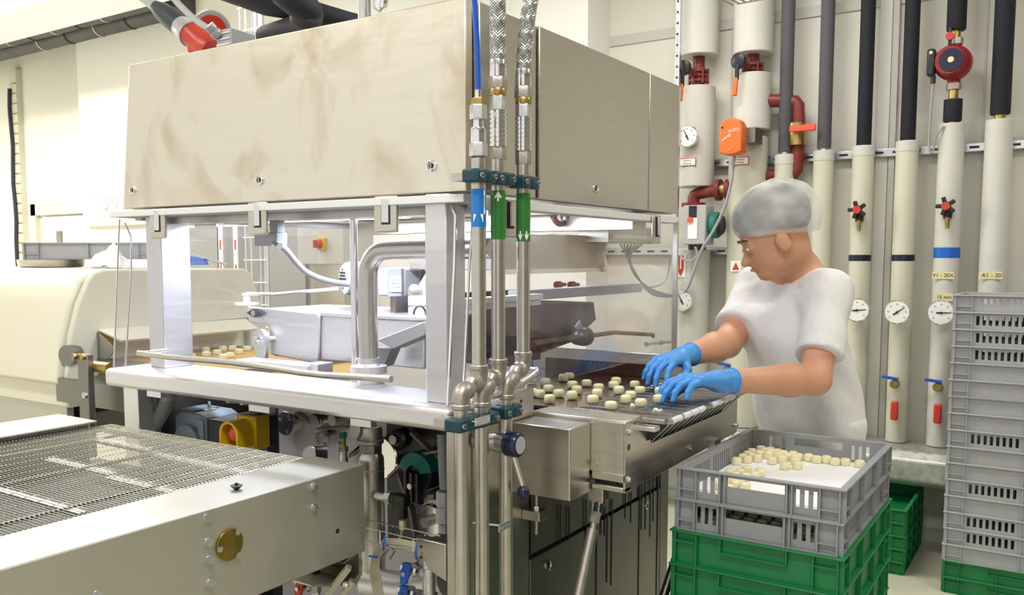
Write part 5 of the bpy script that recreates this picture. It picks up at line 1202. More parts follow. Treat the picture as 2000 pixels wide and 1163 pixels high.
# ------------------------------------------------------------------ on top of the hood
t = thing('power_plug', at(400, 90, 'y', 1.95), 'big red and grey industrial plug on top of the hood', 'plug')
Yp = 1.95
A = at(405, 92, 'y', Yp); B = at(345, 45, 'y', Yp); C = at(290, 0, 'y', Yp); D = at(255, -30, 'y', Yp)
d = (B-A).normalized()
build('socket_base', MB().lathe(A-d*.04, d, [(.046, 0), (.05, .01), (.05, .045), (.046, .05)], 28), M['red'], t)
build('red_body', MB().lathe(A+d*.01, d, [(.040, 0), (.040, .085), (.042, .088)], 28), M['red'], t)
build('grey_collar', MB().lathe(A+d*.098, d, [(.045, 0), (.045, .02), (.040, .03), (.036, .09), (.034, .13)], 28), M['gplast'], t)
build('dark_grip', MB().lathe(A+d*.16, d, [(.038, 0), (.037, .06), (.033, .12), (.024, .16)], 28), M['geard'], t)
build('plug_cable', MB().tube([A+d*.3, A+d*.6, A+d*.85+V((0, 0, .2)), V((A.x-.75, Yp, 3.64))], .02, 14, 2), M['gplast'], t)
p = at(372, 95, 'y', Yp-.03); build('latch', cy(p, p+V((0, .03, 0)), .016), M['red'], t)
p = at(415, 55, 'y', Yp+.10); build('lid_disc', MB().lathe(p, (.5, -.6, -.45), [(.058, -.015), (.062, -.01), (.062, .004), (.05, .006)], 32), M['gplast'], t); build('lid_inner', MB().lathe(p, (.5, -.6, -.45), [(.048, .0), (.048, .009), (.02, .010)], 28), M['red'], t)
t = thing('outlet_housing', at(440, 85, 'y', 1.9), 'grey ribbed plastic connector housing beside the red plug', 'connector')
a = at(432, 62, 'y', 1.9); b = at(462, 92, 'y', 1.9)
build('housing', bx(a.x, b.x, 1.88, 1.98, 2.05, a.z), M['gplast'], t, bevel=.005)
for k in range(3): build('housing_rib', bx(a.x+.004, b.x-.004, 1.876, 1.88, a.z-.016-k*.018, a.z-.012-k*.018), M['white'], t)
g0 = at(415, 58, 'y', 1.86); g1 = at(390, 42, 'y', 1.86)
build('gland', MB().lathe(at(428, 72, 'y', 1.88), (g0-at(428, 72, 'y', 1.88)), [(.016, 0), (.019, .005), (.019, .02), (.015, .022), (.018, .03), (.018, .045)], 10), M['gplast'], t)
build('cable', MB().tube([at(408, 56, 'y', 1.87), at(385, 42, 'y', 1.87), at(355, 15, 'y', 1.87), at(320, -25, 'y', 1.87), at(200, -220, 'y', 1.87)+V((0, 0, .35))], .0105, 12, 2), M['gplast'], t)
p = at(725, 10, 'y', 2.2); t = thing('chrome_stub', (p.x, 2.2, 2.053), 'two short chrome pipes standing on the hood', 'pipe')
build('tall_stub', cy((p.x-.03, 2.2, 2.053), (p.x-.03, 2.2, 3.62), .022), M['chrome'], t); build('flange', cy((p.x-.03, 2.2, 2.053), (p.x-.03, 2.2, 2.066), .03), M['steel'], t)
build('elbow', MB().tube([(p.x+.02, 2.2, 3.62), (p.x+.02, 2.2, at(725, 15, 'y', 2.2).z), (p.x+.045, 2.2, at(725, 22, 'y', 2.2).z), (p.x+.06, 2.2, at(725, 0, 'y', 2.2).z), (p.x+.06, 2.2, 3.62)], .015, 14, 2), M['chrome'], t)

# ================================================================== WALL PIPES
def wx(x, y=400): return at(x, y, 'y', 4.9).x
def wz(x, y): return at(x, y, 'y', 4.9).z
YW = 4.9
def gauge(x, y, label, ang=.6, dy=.0, X=None, rr=.062, Y=4.76):
    p = at(x, y, 'y', Y); t = thing('dial_gauge', p, label, 'gauge', 'dial thermometers')
    build('case', MB().lathe(p, (.12, -1, 0), [(rr*.93, -.02), (rr, -.015), (rr, .012), (rr*.93, .018)], 32), M['chrome'], t)
    n_ = V((.12, -1, 0)).normalized(); build('dial', MB().lathe(p+n_*.0165, n_, [(rr*.9, 0), (rr*.9, .003)], 32), M['paper'], t)
    r_ = V((1, .12, 0)).normalized(); c = p+n_*.021
    build('needle', MB().prism([c+r_*(math.cos(ang)*s)+V((0, 0, math.sin(ang)*s))+(V((0, 0, 1))*math.cos(ang)-r_*math.sin(ang))*w_ for s, w_ in ((-.35*rr, .004), (-.35*rr, -.004), (.7*rr, -.0012), (.7*rr, .0012))], n_*.0015), M['black'], t)
    build('needle_hub', MB().lathe(c, n_, [(.006, 0), (.006, .004)], 12), M['black'], t)
    for k in range(7):
        a = PI*1.2-k*PI*1.4/6; q = c+r_*math.cos(a)*rr*.68+V((0, 0, math.sin(a)*rr*.68)); build('dial_mark', MB().obox(q, .007, .0015, .005), M['ink'], t)
    build('stem', cy(p-n_*.02, p-n_*.15, .012, n=12), M['brass'], t)
def wpipe(x, ya, yb, r, mat, name, label, extra=None, gpr='insulated pipes on the back wall', capm=None):
    X = wx(x); z1 = wz(x, ya) if ya > -50 else 3.6; z0 = max(wz(x, yb), .534)
    t = thing('wall_pipe', (X, YW, z0), label, 'pipe', gpr)
    build('insulation', MB().lathe((X, YW, z0), (0, 0, 1), [(r-.004, 0), (r, .004), (r, z1-z0-.004), (r-.004, z1-z0)], 28), M[mat], t)
    return t, X
def sleeve(t, X, x, ya, yb, r, mat, name='foam_sleeve', n=24):
    z1 = wz(x, ya) if ya > -50 else 3.6; z0 = wz(x, yb); return build(name, MB().lathe((X, YW, z0), (0, 0, 1), [(r-.004, 0), (r, .006), (r, z1-z0)], n), M[mat], t)
def butterfly(X, z, t, r=.045):
    build('valve_flange', MB().lathe((X, YW, z-.055), (0, 0, 1), [(.03, 0), (.03, .02), (.055, .021), (.055, .035), (.04, .036), (.04, .05), (.05, .051), (.05, .062), (.04, .063), (.04, .075), (.055, .076), (.055, .09), (.03, .091), (.03, .14)], 24), M['redp'], t)
    for k in range(6):
        a = k*PI/3+.3; c = V((X+math.cos(a)*.052, YW+math.sin(a)*.052, z-.045)); build('flange_bolt', cy(c, c+V((0, 0, .085)), .008, n=8), M['redp'], t)
    h = V((X-.035, YW-.12, z+.03)); build('valve_neck', cy((X, YW-.03, z), h, .02), M['redp'], t)
    build('hand_disc', MB().lathe(h, (-.2, -1, 0), [(.042, 0), (.042, .025), (.03, .03)], 24), M['black'], t)
    build('lever_arm', MB().obox(h+V((-.004, -.03, -.06)), .022, .016, .09), M['black'], t, bevel=.004); build('lever_grip', MB().obox(h+V((-.012, -.03, -.14)), .026, .02, .10, Matrix.Rotation(.08, 3, 'Y')), M['orange'], t, bevel=.006)
# A: leftmost big
t, X = wpipe(1360, -100, 112, .112, 'insul', '', 'thick pale insulated wall pipe, leftmost, ending above a red valve')
build('bare_pipe', cy((X, YW, wz(1360, 178)), (X, YW, wz(1360, 108)), .035), M['redp'], t); butterfly(X, wz(1360, 150), t)
t, X2 = wpipe(1358, 172, 366, .105, 'insul', '', 'thick pale insulated pipe piece between red valve and circulation pump')
def wlabel(x, y, X, r, par):
    z = wz(x, y); c = V((X, YW-r-.001, z)); build('red_label', MB().obox(c+V((-.01, 0, 0)), .10, .004, .045), M['red'], par); build('label_field', MB().obox(c+V((-.01, -.001, 0)), .092, .004, .037), M['paper'], par)
    for k, s in enumerate(('Rücklauf', 'Heizung')): text('lettering', s, c+V((-.01, -.0035, .008-k*.016)), (1, 0, 0), (0, 0, 1), .014, M['ink'], par)
wlabel(1356, 320, X2, .105, t); gauge(1343, 267, 'round white dial gauge high on the leftmost thick wall pipe', 2.0)
t, X = wpipe(1352, 488, 900, .112, 'insul', '', 'thick pale insulated pipe below the circulation pump')
z = wz(1352, 520); c = V((X-.02, YW-.113, z)); build('flow_label', MB().obox(c, .06, .003, .13), M['paper'], t)
for s in (-.012, .012): build('flow_stripe', MB().obox(c+V((s, -.002, .025)), .014, .002, .075), M['red'], t)
build('flow_arrow', MB().prism([c+V((-.022, -.0035, -.015)), c+V((.022, -.0035, -.015)), c+V((0, -.0035, -.058))], (0, .002, 0)), M['red'], t)
gauge(1333, 588, 'round white dial gauge beside the clear guard edge', 2.0)
# circulation pump
zc = wz(1362, 440); X = wx(1360); t = thing('circulation_pump', (X, YW, zc-.1), 'grey box circulation pump with orange button and teal motor', 'pump')
build('red_elbow', MB().tube([(X-.01, YW-.02, wz(1360, 403)), (X-.01, YW-.02, wz(1360, 383)), (X+.03, YW-.02, wz(1360, 377)), (X+.26, YW-.02, wz(1360, 373))], .035, 16, 1), M['redp'], t)
build('red_flange', cy((X-.01, YW-.02, wz(1360, 404)), (X-.01, YW-.02, wz(1360, 397)), .07), M['redp'], t)
for dx in (.13, .19): build('red_flange', cy((X+dx, YW-.02, wz(1360, 374)), (X+dx+.025, YW-.02, wz(1360, 374)), .062), M['redp'], t)
build('brass_ring', cy((X+.155, YW-.02, wz(1360, 374)), (X+.19, YW-.02, wz(1360, 374)), .038), M['brass'], t)
xa_, xb_ = at(1334, 440, 'y', YW-.2).x, at(1378, 440, 'y', YW-.2).x; z0, z1 = at(1355, 478, 'y', YW-.2).z, at(1355, 401, 'y', YW-.2).z
build('control_box', bx(xa_, xb_, YW-.2, YW-.06, z0, z1), M['gplast'], t, bevel=.006)
build('display', bx(xa_+.035, xa_+.08, YW-.204, YW-.199, z1-.07, z1-.004), M['black'], t); build('white_field', bx(xa_+.03, xa_+.085, YW-.203, YW-.199, z1-.19, z1-.07), M['paper'], t)
q = V((xa_+.045, YW-.204, z1-.082)); build('button', MB().lathe(q, (0, -1, 0), [(.017, 0), (.017, .01)], 16), M['redb'], t)
q = V((xb_, YW-.11, (z0+z1)/2)); build('motor', MB().lathe(q, (1, 0, 0), [(.06, 0), (.075, .01), (.075, .04), (.06, .055), (.05, .06)], 24), M['teal'], t); build('motor_cap', MB().lathe(q+V((.05, 0, 0)), (1, 0, 0), [(.066, 0), (.05, .02)], 20), M['black'], t)
m = MB()
for k in range(4): m.box(xa_+.03+k*.025, xa_+.045+k*.025, YW-.19, YW-.15, z0-.03, z0)
build('cable_glands', m, M['black'], t)
t = thing('grey_cable', at(1400, 500, 'y', 4.7), 'grey cable hanging in a curve from the orange actuator', 'cable')
build('cable_run', MB().tube([at(x, y, 'y', 4.68) for x, y in ((1434, 305), (1430, 350), (1418, 400), (1395, 450), (1368, 490), (1355, 530), (1345, 560), (1335, 572))], .009, 8, 2), M['gcable'], t)
build('cable_run', MB().tube([at(x, y, 'y', 4.68) for x, y in ((1358, 482), (1363, 500), (1350, 512), (1335, 508), (1328, 498))], .006, 8, 2), M['gcable'], t)
# B
t, X = wpipe(1464, -100, 108, .11, 'insul', '', 'thick pale insulated wall pipe above the second red valve'); build('bare_pipe', cy((X, YW, wz(1464, 150)), (X, YW, wz(1464, 105)), .035), M['redp'], t); butterfly(X, wz(1464, 138), t)
t, X = wpipe(1464, 147, 256, .105, 'insul', '', 'wrapped pale insulated pipe piece above the orange actuator')
build('red_branch', MB().tube([(X+.08, YW, wz(1464, 200)), (wx(1545), YW+.02, wz(1540, 197)), (wx(1553), YW+.02, wz(1540, 208)), (wx(1553), YW+.02, wz(1540, 330)), (wx(1545), YW+.02, wz(1540, 342)), (wx(1490), YW+.02, wz(1500, 342))], .036, 16, 1), M['redp'], t)
q = V((wx(1553), YW-.02, wz(1553, 263))); build('valve_body', cy(q+V((0, .02, .06)), q+V((0, .02, -.06)), .045), M['brass'], t); build('valve_handle', MB().obox(q+V((.05, -.06, .02)), .14, .02, .035), M['redb'], t, bevel=.006)
t, X = wpipe(1459, 270, 900, .108, 'insulc', '', 'thick cream insulated pipe below the orange actuator, behind the worker')
wlabel(1459, 318, X, .108, t)
z = wz(1452, 520); c = V((X-.02, YW-.11, z)); build('flow_label', MB().obox(c, .06, .003, .06), M['paper'], t); build('flow_arrow', MB().prism([c+V((-.02, -.0035, -.02)), c+V((.02, -.0035, -.02)), c+V((0, -.0035, .022))], (0, .002, 0)), M['red'], t)
p = at(1437, 270, 'y', 4.70); t = thing('valve_actuator', p, 'bright orange rounded valve actuator on the second thick pipe', 'actuator')
w2 = .062; h2 = .098
prof = [(w2*sx*(1 if abs(sz) < .99 else .6), h2*sz) for sx, sz in ((-1, -.85), (-.7, -1), (.7, -1), (1, -.85), (1, .55), (.75, .88), (.35, 1), (-.35, 1), (-.75, .88), (-1, .55))]
build('housing', MB().prism([p+V((a, 0, b)) for a, b in prof], (0, -.09, 0)), M['orange'], t, bevel=.008)
build('screw', cy(p+V((0, -.091, -.07)), p+V((0, -.094, -.07)), .006, n=10), M['steel'], t); build('screw', cy(p+V((-.045, -.091, .05)), p+V((-.045, -.094, .05)), .006, n=10), M['black'], t)
text('lettering', 'AUTO', p+V((.02, -.0925, .03)), (1, 0, .15), (0, 0, 1), .022, M['paper'], t); text('lettering', 'HAND', p+V((-.02, -.0925, -.005)), (1, 0, .6), (0, 0, 1), .02, M['paper'], t)
build('bracket', bx(p.x+.04, p.x+.11, p.y-.01, p.y+.12, p.z-.03, p.z+.05), M['steel_d'], t); build('brass_stem', cy((wx(1464), YW, wz(1464, 275)), (wx(1464), YW, wz(1464, 250)), .03), M['brass'], t)
# C, D grey foam over cream
for x, yj, lbl in ((1530, 298, 'grey foam pipe above cream lagging, left one beside the red loop'), (1606, 291, 'grey foam pipe above cream lagging, right of the red loop')):
    t, X = wpipe(x, yj+8, 900, .053, 'insulc', '', lbl); sleeve(t, X, x, -100, yj, .036, 'foam'); build('collar', cy((X, YW, wz(x, yj+10)), (X, YW, wz(x, yj-3)), .028), M['zinc'], t)
    build('end_cap', MB().lathe((X, YW, wz(x, yj+24)), (0, 0, 1), [(.055, 0), (.055, .05), (.05, .054)], 24), M['insul'], t)
# E..H
for x, yj, mt, r, lbl, foam in ((1683, 290, 'insulc', .055, 'cream wall pipe left of the vertical white trim, black foam above', 'foamb'), (1768, 281, 'insulc', .055, 'cream wall pipe right of the white trim, black foam above', 'foamb'), (1945, 235, 'insul', .062, 'pale wall pipe at far right with black foam above', 'foamb')):
    t, X = wpipe(x, yj, 868 if x < 1900 else 700, r, mt, '', lbl); sleeve(t, X, x, -100, yj-(2 if x < 1900 else 10), .037 if x < 1900 else .045, foam)
    if x < 1900:
        build('end_cap', MB().lathe((X, YW, wz(x, yj+16)), (0, 0, 1), [(r+.002, 0), (r+.002, .05), (r-.003, .054)], 24), M['insul'], t)
        build('black_tape', MB().lathe((X, YW, wz(x, 510)), (0, 0, 1), [(r+.0015, 0), (r+.0015, .032)], 28, False), M['tapek'], t)
    else: 
        build('brass_stub', cy((X, YW, wz(x, 236)), (X, YW, wz(x, 222)), .026), M['brass'], t)
        q = V((X-.005, YW-r-.002, wz(x, 538))); build('tape_label', MB().obox(q, .10, .003, .036), M['tapey'], t); text('lettering', 'A1 - 20', q+V((.005, -.002, 0)), (1, 0, 0), (0, 0, 1), .028, M['black'], t)
    XX = X
    if x == 1683: XE = X
    if x == 1768: XF = X
t, XG = wpipe(1853, 243, 875, .06, 'insul', '', 'pale wall pipe with blue tape below the dark red pump')
build('blue_tape', MB().lathe((XG, YW, wz(1850, 504)), (0, 0, 1), [(.0615, 0), (.0615, .052)], 28, False), M['tapeb'], t)
q = V((XG-.005, YW-.062, wz(1850, 538))); build('tape_label', MB().obox(q, .10, .003, .036), M['tapey'], t); text('lettering', 'V1 - 20X', q+V((0, -.002, 0)), (1, 0, 0), (0, 0, 1), .026, M['black'], t)
q = V((XG+.0, YW-.062, wz(1850, 580))); build('tape_label', MB().obox(q, .085, .003, .04), M['tapey'], t); text('lettering', '15 mm', q+V((.005, -.002, 0)), (1, 0, 0), (0, 0, 1), .024, M['black'], t)
sleeve(t, XG, 1860, 195, 238, .043, 'foamb'); sleeve(t, XG+.0, 1868, -100, 60, .045, 'foamb'); build('brass_stub', cy((XG, YW, wz(1860, 245)), (XG, YW, wz(1860, 58)), .022), M['brass'], t)
# red pump
p = V((XG, YW-.06, wz(1862, 125))); t = thing('red_pump', p, 'dark red round circulation pump with black dial face', 'pump')
build('pump_body', MB().lathe(p+V((0, .08, 0)), (-.1, -1, 0), [(.05, 0), (.085, .02), (.085, .06), (.072, .075), (.072, .12), (.066, .13)], 32), M['pumpred'], t)
q = p+V((-.005, -.052, 0)); build('face', MB().lathe(q, (-.1, -1, 0), [(.055, 0), (.055, .004)], 28), M['navy'], t); build('centre_cap', MB().lathe(q+V((0, -.004, 0)), (-.1, -1, 0), [(.015, 0), (.014, .004)], 18), M['tapey'], t)
build('side_box', MB().obox(p+V((-.095, -.02, .0)), .038, .06, .13), M['black'], t, bevel=.01); build('lamp', MB().cyl(p+V((-.095, -.05, .045)), p+V((-.095, -.054, .045)), .008, None, 12), M['tapey'], t); build('gland', cy(p+V((-.085, -.02, -.065)), p+V((-.085, -.02, -.10)), .012), M['black'], t)
for dz in (.105, -.115): build('union_nut', MB().lathe((XG, YW, p.z+dz-.012), (0, 0, 1), [(.035, 0), (.035, .03)], 8), M['cast'], t)
for dz in (.07, -.10): build('neck', cy((XG, YW, p.z+dz-.01), (XG, YW, p.z+dz+.03), .03), M['pumpred'], t)
h = V((XG-.02, YW-.05, wz(1862, 75))); build('tap_lever', MB().obox(h, .016, .012, .09), M['black'], t, bevel=.003); build('tap_cap', MB().cyl(h+V((0, -.004, 0)), h+V((0, -.016, 0)), .019), M['red'], t)
build('cable', MB().tube([p+V((-.085, -.02, -.10)), p+V((-.09, -.02, -.25)), p+V((-.095, -.01, -.42)), p+V((-.075, .0, -.45)), p+V((-.07, 0, -.36)), p+V((-.03, 0, -.31))], .006, 8, 2), M['gcable'], t)
gauge(1752, 610, 'round white dial gauge on the cream pipe right of the trim', .65); gauge(1838, 611, 'round white dial gauge beside the tall grey crate stack', .03); gauge(1674, 606, 'round white dial gauge right behind the worker', .1)
def wheel(X, x, y, label):
    p = V((X, YW-.09, wz(x, y))); t = thing('hand_wheel', p, label, 'valve', 'star handled drain valves')
    m = MB(); m.cyl(p+V((0, 0, 0)), p+V((0, -.03, 0)), .022, None, 16)
    build('hub', m, M['black'], t); m = MB()
    for k in range(5): a = 2*PI*k/5+PI/2+.3; m.obox(p+V((math.cos(a)*.03, -.015, math.sin(a)*.03)), .034, .024, .02, Matrix.Rotation(-a, 3, 'Y'))
    build('star_grip', m, M['black'], t, bevel=.004); build('red_cap', MB().cyl(p+V((0, -.03, 0)), p+V((0, -.034, 0)), .020, None, 18), M['red'], t)
    build('valve_body', cy(p+V((.005, .02, -.01)), p+V((.005, .02, -.06)), .024, .02), M['black'], t); build('brass_spout', cy(p+V((.008, .0, -.055)), p+V((.008, 0, -.11)), .012, .009), M['brass'], t); build('stem', cy(p, p+V((0, .07, 0)), .012), M['brass'], t)
wheel(XE, 1680, 412, 'red and black star drain valve on the cream pipe left of the trim'); wheel(XG, 1852, 405, 'red and black star drain valve above the blue tape')
def tap(X, x, y, label):
    p = V((X-.005, YW-.085, wz(x, y))); t = thing('drain_tap', p, label, 'tap', 'small blue handled taps')
    build('body', MB().lathe(p, (0, -1, 0), [(.022, -.03), (.022, .02), (.018, .026)], 14), M['brass'], t); build('lever', MB().obox(p+V((-.02, -.015, .032)), .08, .012, .016, Matrix.Rotation(.12, 3, 'Y')), M['blue'], t, bevel=.003); build('stem', cy(p+V((0, -.01, .0)), p+V((0, -.01, .03)), .008), M['brass'], t)
for X, x, y, l in ((XE, 1663, 740, 'blue handled drain tap on the pipe nearest the worker'), (XF, 1745, 746, 'blue handled drain tap on the cream pipe right of the trim'), (XG, 1830, 752, 'blue handled drain tap beside the tall crate stack'), (wx(1440), 1440, 720, 'blue handled tap just above the gloved wrist')): tap(X, x, y, l)
for X, x, y, l in ((XF, 1744, 797, 'red handle low on the cream pipe right of the trim'), (XG, 1829, 803, 'red handle low on the pipe beside the tall crate stack')):
    p = V((X-.0, YW-.09, wz(x, y))); t = thing('red_lever', p, l, 'handle', 'red pipe handles'); build('grip', MB().obox(p, .038, .02, .10), M['red'], t, bevel=.008); build('stem', cy(p, p+V((.0, .05, 0)), .012), M['brass'], t)
# mounting rails
def rail(pa, pb, label, Y=4.98):
    A = at(*pa, 'y', Y); B = at(*pb, 'y', Y); z = (A.z+B.z)/2; t = thing('mounting_rail', ((A.x+B.x)/2, Y, z), label, 'rail', 'galvanised mounting rails')
    build('channel', bx(A.x, B.x, Y, WY, z-.022, z+.022), M['zinc'], t, bevel=.003); m = MB(); n_ = int((B.x-A.x)/.09)
    for k in range(n_): m.box(A.x+.03+k*.09, A.x+.075+k*.09, Y-.001, Y+.001, z-.006, z+.006)
    build('slots', m, M['dark'], t, smooth=False)['kind'] = 'stuff'
rail((1325, 320), (2040, 283), 'galvanised rail across the wall behind all pipes'); rail((1180, 490), (1521, 492), 'short galvanised rail at the height of the hairnet')
p = at(1321, 200, 'y', 4.7); t = thing('perforated_upright', (p.x, 4.7, 1.5), 'upright perforated steel rail beside the hood', 'rail')
build('strip', bx(p.x-.014, p.x+.014, 4.7, 4.73, .5, 3.6), M['zinc'], t, bevel=.002); m = MB()
for k in range(30): m.cyl((p.x, 4.699, 1.8+k*.06), (p.x, 4.7005, 1.8+k*.06), .007, None, 8)
build('perforations', m, M['dark'], t)['kind'] = 'stuff'
t = thing('wire_basket_tray', at(1470, -5, 'y', 4.5), 'corner of a wire mesh cable tray at the upper edge', 'cable tray')
for k in range(6): a = at(1432+k*12, 10-k*3, 'y', 4.5); build('wire', cy(a, a+V((-.08, -.1, .04)), .004, n=6), M['steel'], t)
a = at(1440, 8, 'y', 4.5); b = at(1500, -3, 'y', 4.5); build('wire', cy(a, b, .004, n=6), M['steel'], t)
# foil duct
fd = thing('foil_duct', (0, 4.75, .3), 'silver foil-clad duct along the foot of the wall', 'duct')
m = MB(); m.prism([(-2.45, 4.69, .355), (-2.45, 4.66, .385), (-2.45, 4.66, .49), (-2.45, 4.71, .532), (-2.45, 4.97, .532), (-2.45, 4.97, .355)], (5.0, 0, 0)); build('cladding', m, M['silver'], fd, bevel=.01)
for x in (-2.3, -1.3, .3, 1.6): build("duct_foot", bx(x-.03, x+.03, 4.9, 4.96, 0, .357), M['steel'], fd)

# ================================================================== WORKER
HS = 1.07
def sd_rc(P, a, b, ra, rb):
    a = np.array(a); b = np.array(b); ab = b-a; t = np.clip(((P-a)@ab)/max(ab@ab, 1e-9), 0, 1)
    return np.linalg.norm(P-a-t[:, None]*ab, axis=1)-(ra+(rb-ra)*t)
def sd_el(P, c, r, R=None):
    q = P-np.array(c)
    if R is not None: q = q@R; r = np.array(r)*HS
    r = np.array(r); k0 = np.linalg.norm(q/r, axis=1); k1 = np.linalg.norm(q/r**2, axis=1)+1e-9
    return k0*(k0-1)/k1
def smin(a, b, k): h = np.clip(.5+.5*(b-a)/k, 0, 1); return b*(1-h)+a*h-k*h*(1-h)
def surf(fn, lo, hi, s):
    ax = [np.arange(l, h+s, s) for l, h in zip(lo, hi)]; nx, ny, nz = map(len, ax)
    G = np.stack(np.meshgrid(*ax, indexing='ij'), -1).reshape(-1, 3); Fv = fn(G).reshape(nx, ny, nz)
    S = Fv < 0
    cnt = np.zeros((nx-1, ny-1, nz-1)); acc = np.zeros((nx-1, ny-1, nz-1, 3)); 
    for a in range(3):
        sl0 = [slice(None)]*3; sl1 = [slice(None)]*3; sl0[a] = slice(0, -1); sl1[a] = slice(1, None)
        f0, f1 = Fv[tuple(sl0)], Fv[tuple(sl1)]; cr = (f0 < 0) != (f1 < 0); t = np.where(cr, f0/(f0-f1+1e-12), 0)
        idx = np.stack(np.meshgrid(*[np.arange(n_) for n_ in f0.shape], indexing='ij'), -1).astype(float); idx[..., a] += t
        b, c = [k for k in range(3) if k != a]
        for ob in (0, 1):
            for oc_ in (0, 1):
                s2 = [slice(None)]*3; s2[b] = slice(ob, ob+[nx, ny, nz][b]-1); s2[c] = slice(oc_, oc_+[nx, ny, nz][c]-1)
                w_ = cr[tuple(s2)]; cnt += w_; acc += idx[tuple(s2)]*w_[..., None]
    act = cnt > 0; ids = -np.ones(act.shape, int); ids[act] = np.arange(act.sum())
    vs = acc[act]/cnt[act][:, None]*s+np.array(lo)
    faces = []
    for a in range(3):
        b, c = (a+1) % 3, (a+2) % 3
        sl0 = [slice(1, -1)]*3; sl1 = [slice(1, -1)]*3; sl0[a] = slice(0, -1); sl1[a] = slice(1, None)
        s0, s1 = S[tuple(sl0)], S[tuple(sl1)]; w_ = np.argwhere(s0 != s1)
        if not len(w_): continue
        sgn = s0[tuple(w_.T)]; base = w_.copy(); base[:, b] += 1; base[:, c] += 1
        def cell(db, dc): q = base.copy(); q[:, b] -= db; q[:, c] -= dc; return ids[tuple(q.T)]
        q = np.stack([cell(1, 1), cell(0, 1), cell(0, 0), cell(1, 0)], 1); q[~sgn] = q[~sgn][:, ::-1]; faces.append(q)
    return [tuple(v) for v in vs], [tuple(int(i) for i in f) for f in np.concatenate(faces)]
def n3(v): return np.array(v, float)
hd = n3(dep(1510, 456, 2.62)); nk = n3(dep(1552, 532, 2.72)); lsh = n3(dep(1618, 572, 2.60)); rsh = n3(dep(1478, 560, 2.90))
lel = n3(dep(1592, 742, 2.46)); rel = n3(dep(1420, 672, 2.74)); lwr = n3(dep(1402, 745, 2.31)); rwr = n3(dep(1332, 698, 2.56))
pel = n3((-.70, 2.85, .96)); che = (lsh+rsh)/2+n3((.0, .02, -.13)); fwd = n3((-.4, -.917, 0)); lft = n3((.917, -.4, 0))
wk = thing('person', (pel[0], pel[1], 0), 'worker in white t-shirt, hairnet and blue gloves sorting pralines at the belt', 'person')
# head frame
hf = n3((-.80, -.42, -.42)); hf /= np.linalg.norm(hf); hs = np.cross(hf, n3((0, 0, 1))); hs /= np.linalg.norm(hs); hu = np.cross(hs, hf)
HR = np.stack([hf, hs, hu], 1)
def H(f_, s_, u_): return hd+(hf*f_+hs*s_+hu*u_)*HS
feet = []
hipL, hipR = pel+lft*.09, pel-lft*.09; knL, knR = hipL+n3((-.02, -.02, -.44)), hipR+n3((.0, .0, -.44)); anL, anR = knL+n3((.02, .02, -.44)), knR+n3((.03, .03, -.44))
def bodyf(P):
    d = sd_el(P, H(-.01, 0, .03), (.098, .076, .095), HR)               # cranium
    d = smin(d, sd_el(P, H(.025, 0, -.045), (.068, .058, .075), HR), .03)   # face
    d = smin(d, sd_el(P, H(.058, 0, -.098), (.028, .028, .020), HR), .02)    # chin
    d = smin(d, sd_rc(P, H(.082, 0, -.012), H(.104, 0, -.045), .008, .014), .012)   # nose
    d = smin(d, sd_rc(P, H(.084, -.032, .012), H(.084, .032, .012), .008, .008), .012)  # brow
    for s_ in (-1, 1):
        d = smin(d, sd_el(P, H(.0, .077*s_, -.028), (.022, .010, .032), HR), .006)
        d = np.maximum(d, -sd_el(P, H(.094, .031*s_, -.010), (.014, .014, .009), HR))
        d = smin(d, sd_el(P, H(.078, .031*s_, -.010), (.014, .014, .012), HR), .003)
    d = smin(d, sd_rc(P, H(.088, -.014, -.072), H(.088, .014, -.072), .007, .007), .006)
    d = smin(d, sd_rc(P, H(-.03, 0, -.06), nk, .056, .062), .03)
    d = smin(d, sd_rc(P, nk, che, .06, .12), .05)
    for sh, el, wr in ((lsh, lel, lwr), (rsh, rel, rwr)):
        d = smin(d, sd_rc(P, sh, el, .052, .043), .03); m_ = el*.72+wr*.28
        d = smin(d, sd_rc(P, el, m_, .042, .045), .02); d = smin(d, sd_rc(P, m_, wr, .045, .028), .02)
        d = smin(d, sd_rc(P, nk, sh, .05, .05), .05)
    d = smin(d, sd_rc(P, che, pel, .12, .12), .06)
    for hp_, k_, a_ in ((hipL, knL, anL), (hipR, knR, anR)): d = smin(d, sd_rc(P, hp_, k_, .075, .052), .04); d = smin(d, sd_rc(P, k_, a_, .052, .038), .03)
    return d
lo = (-1.25, 2.0, .05); hi = (-.25, 3.2, 1.85)
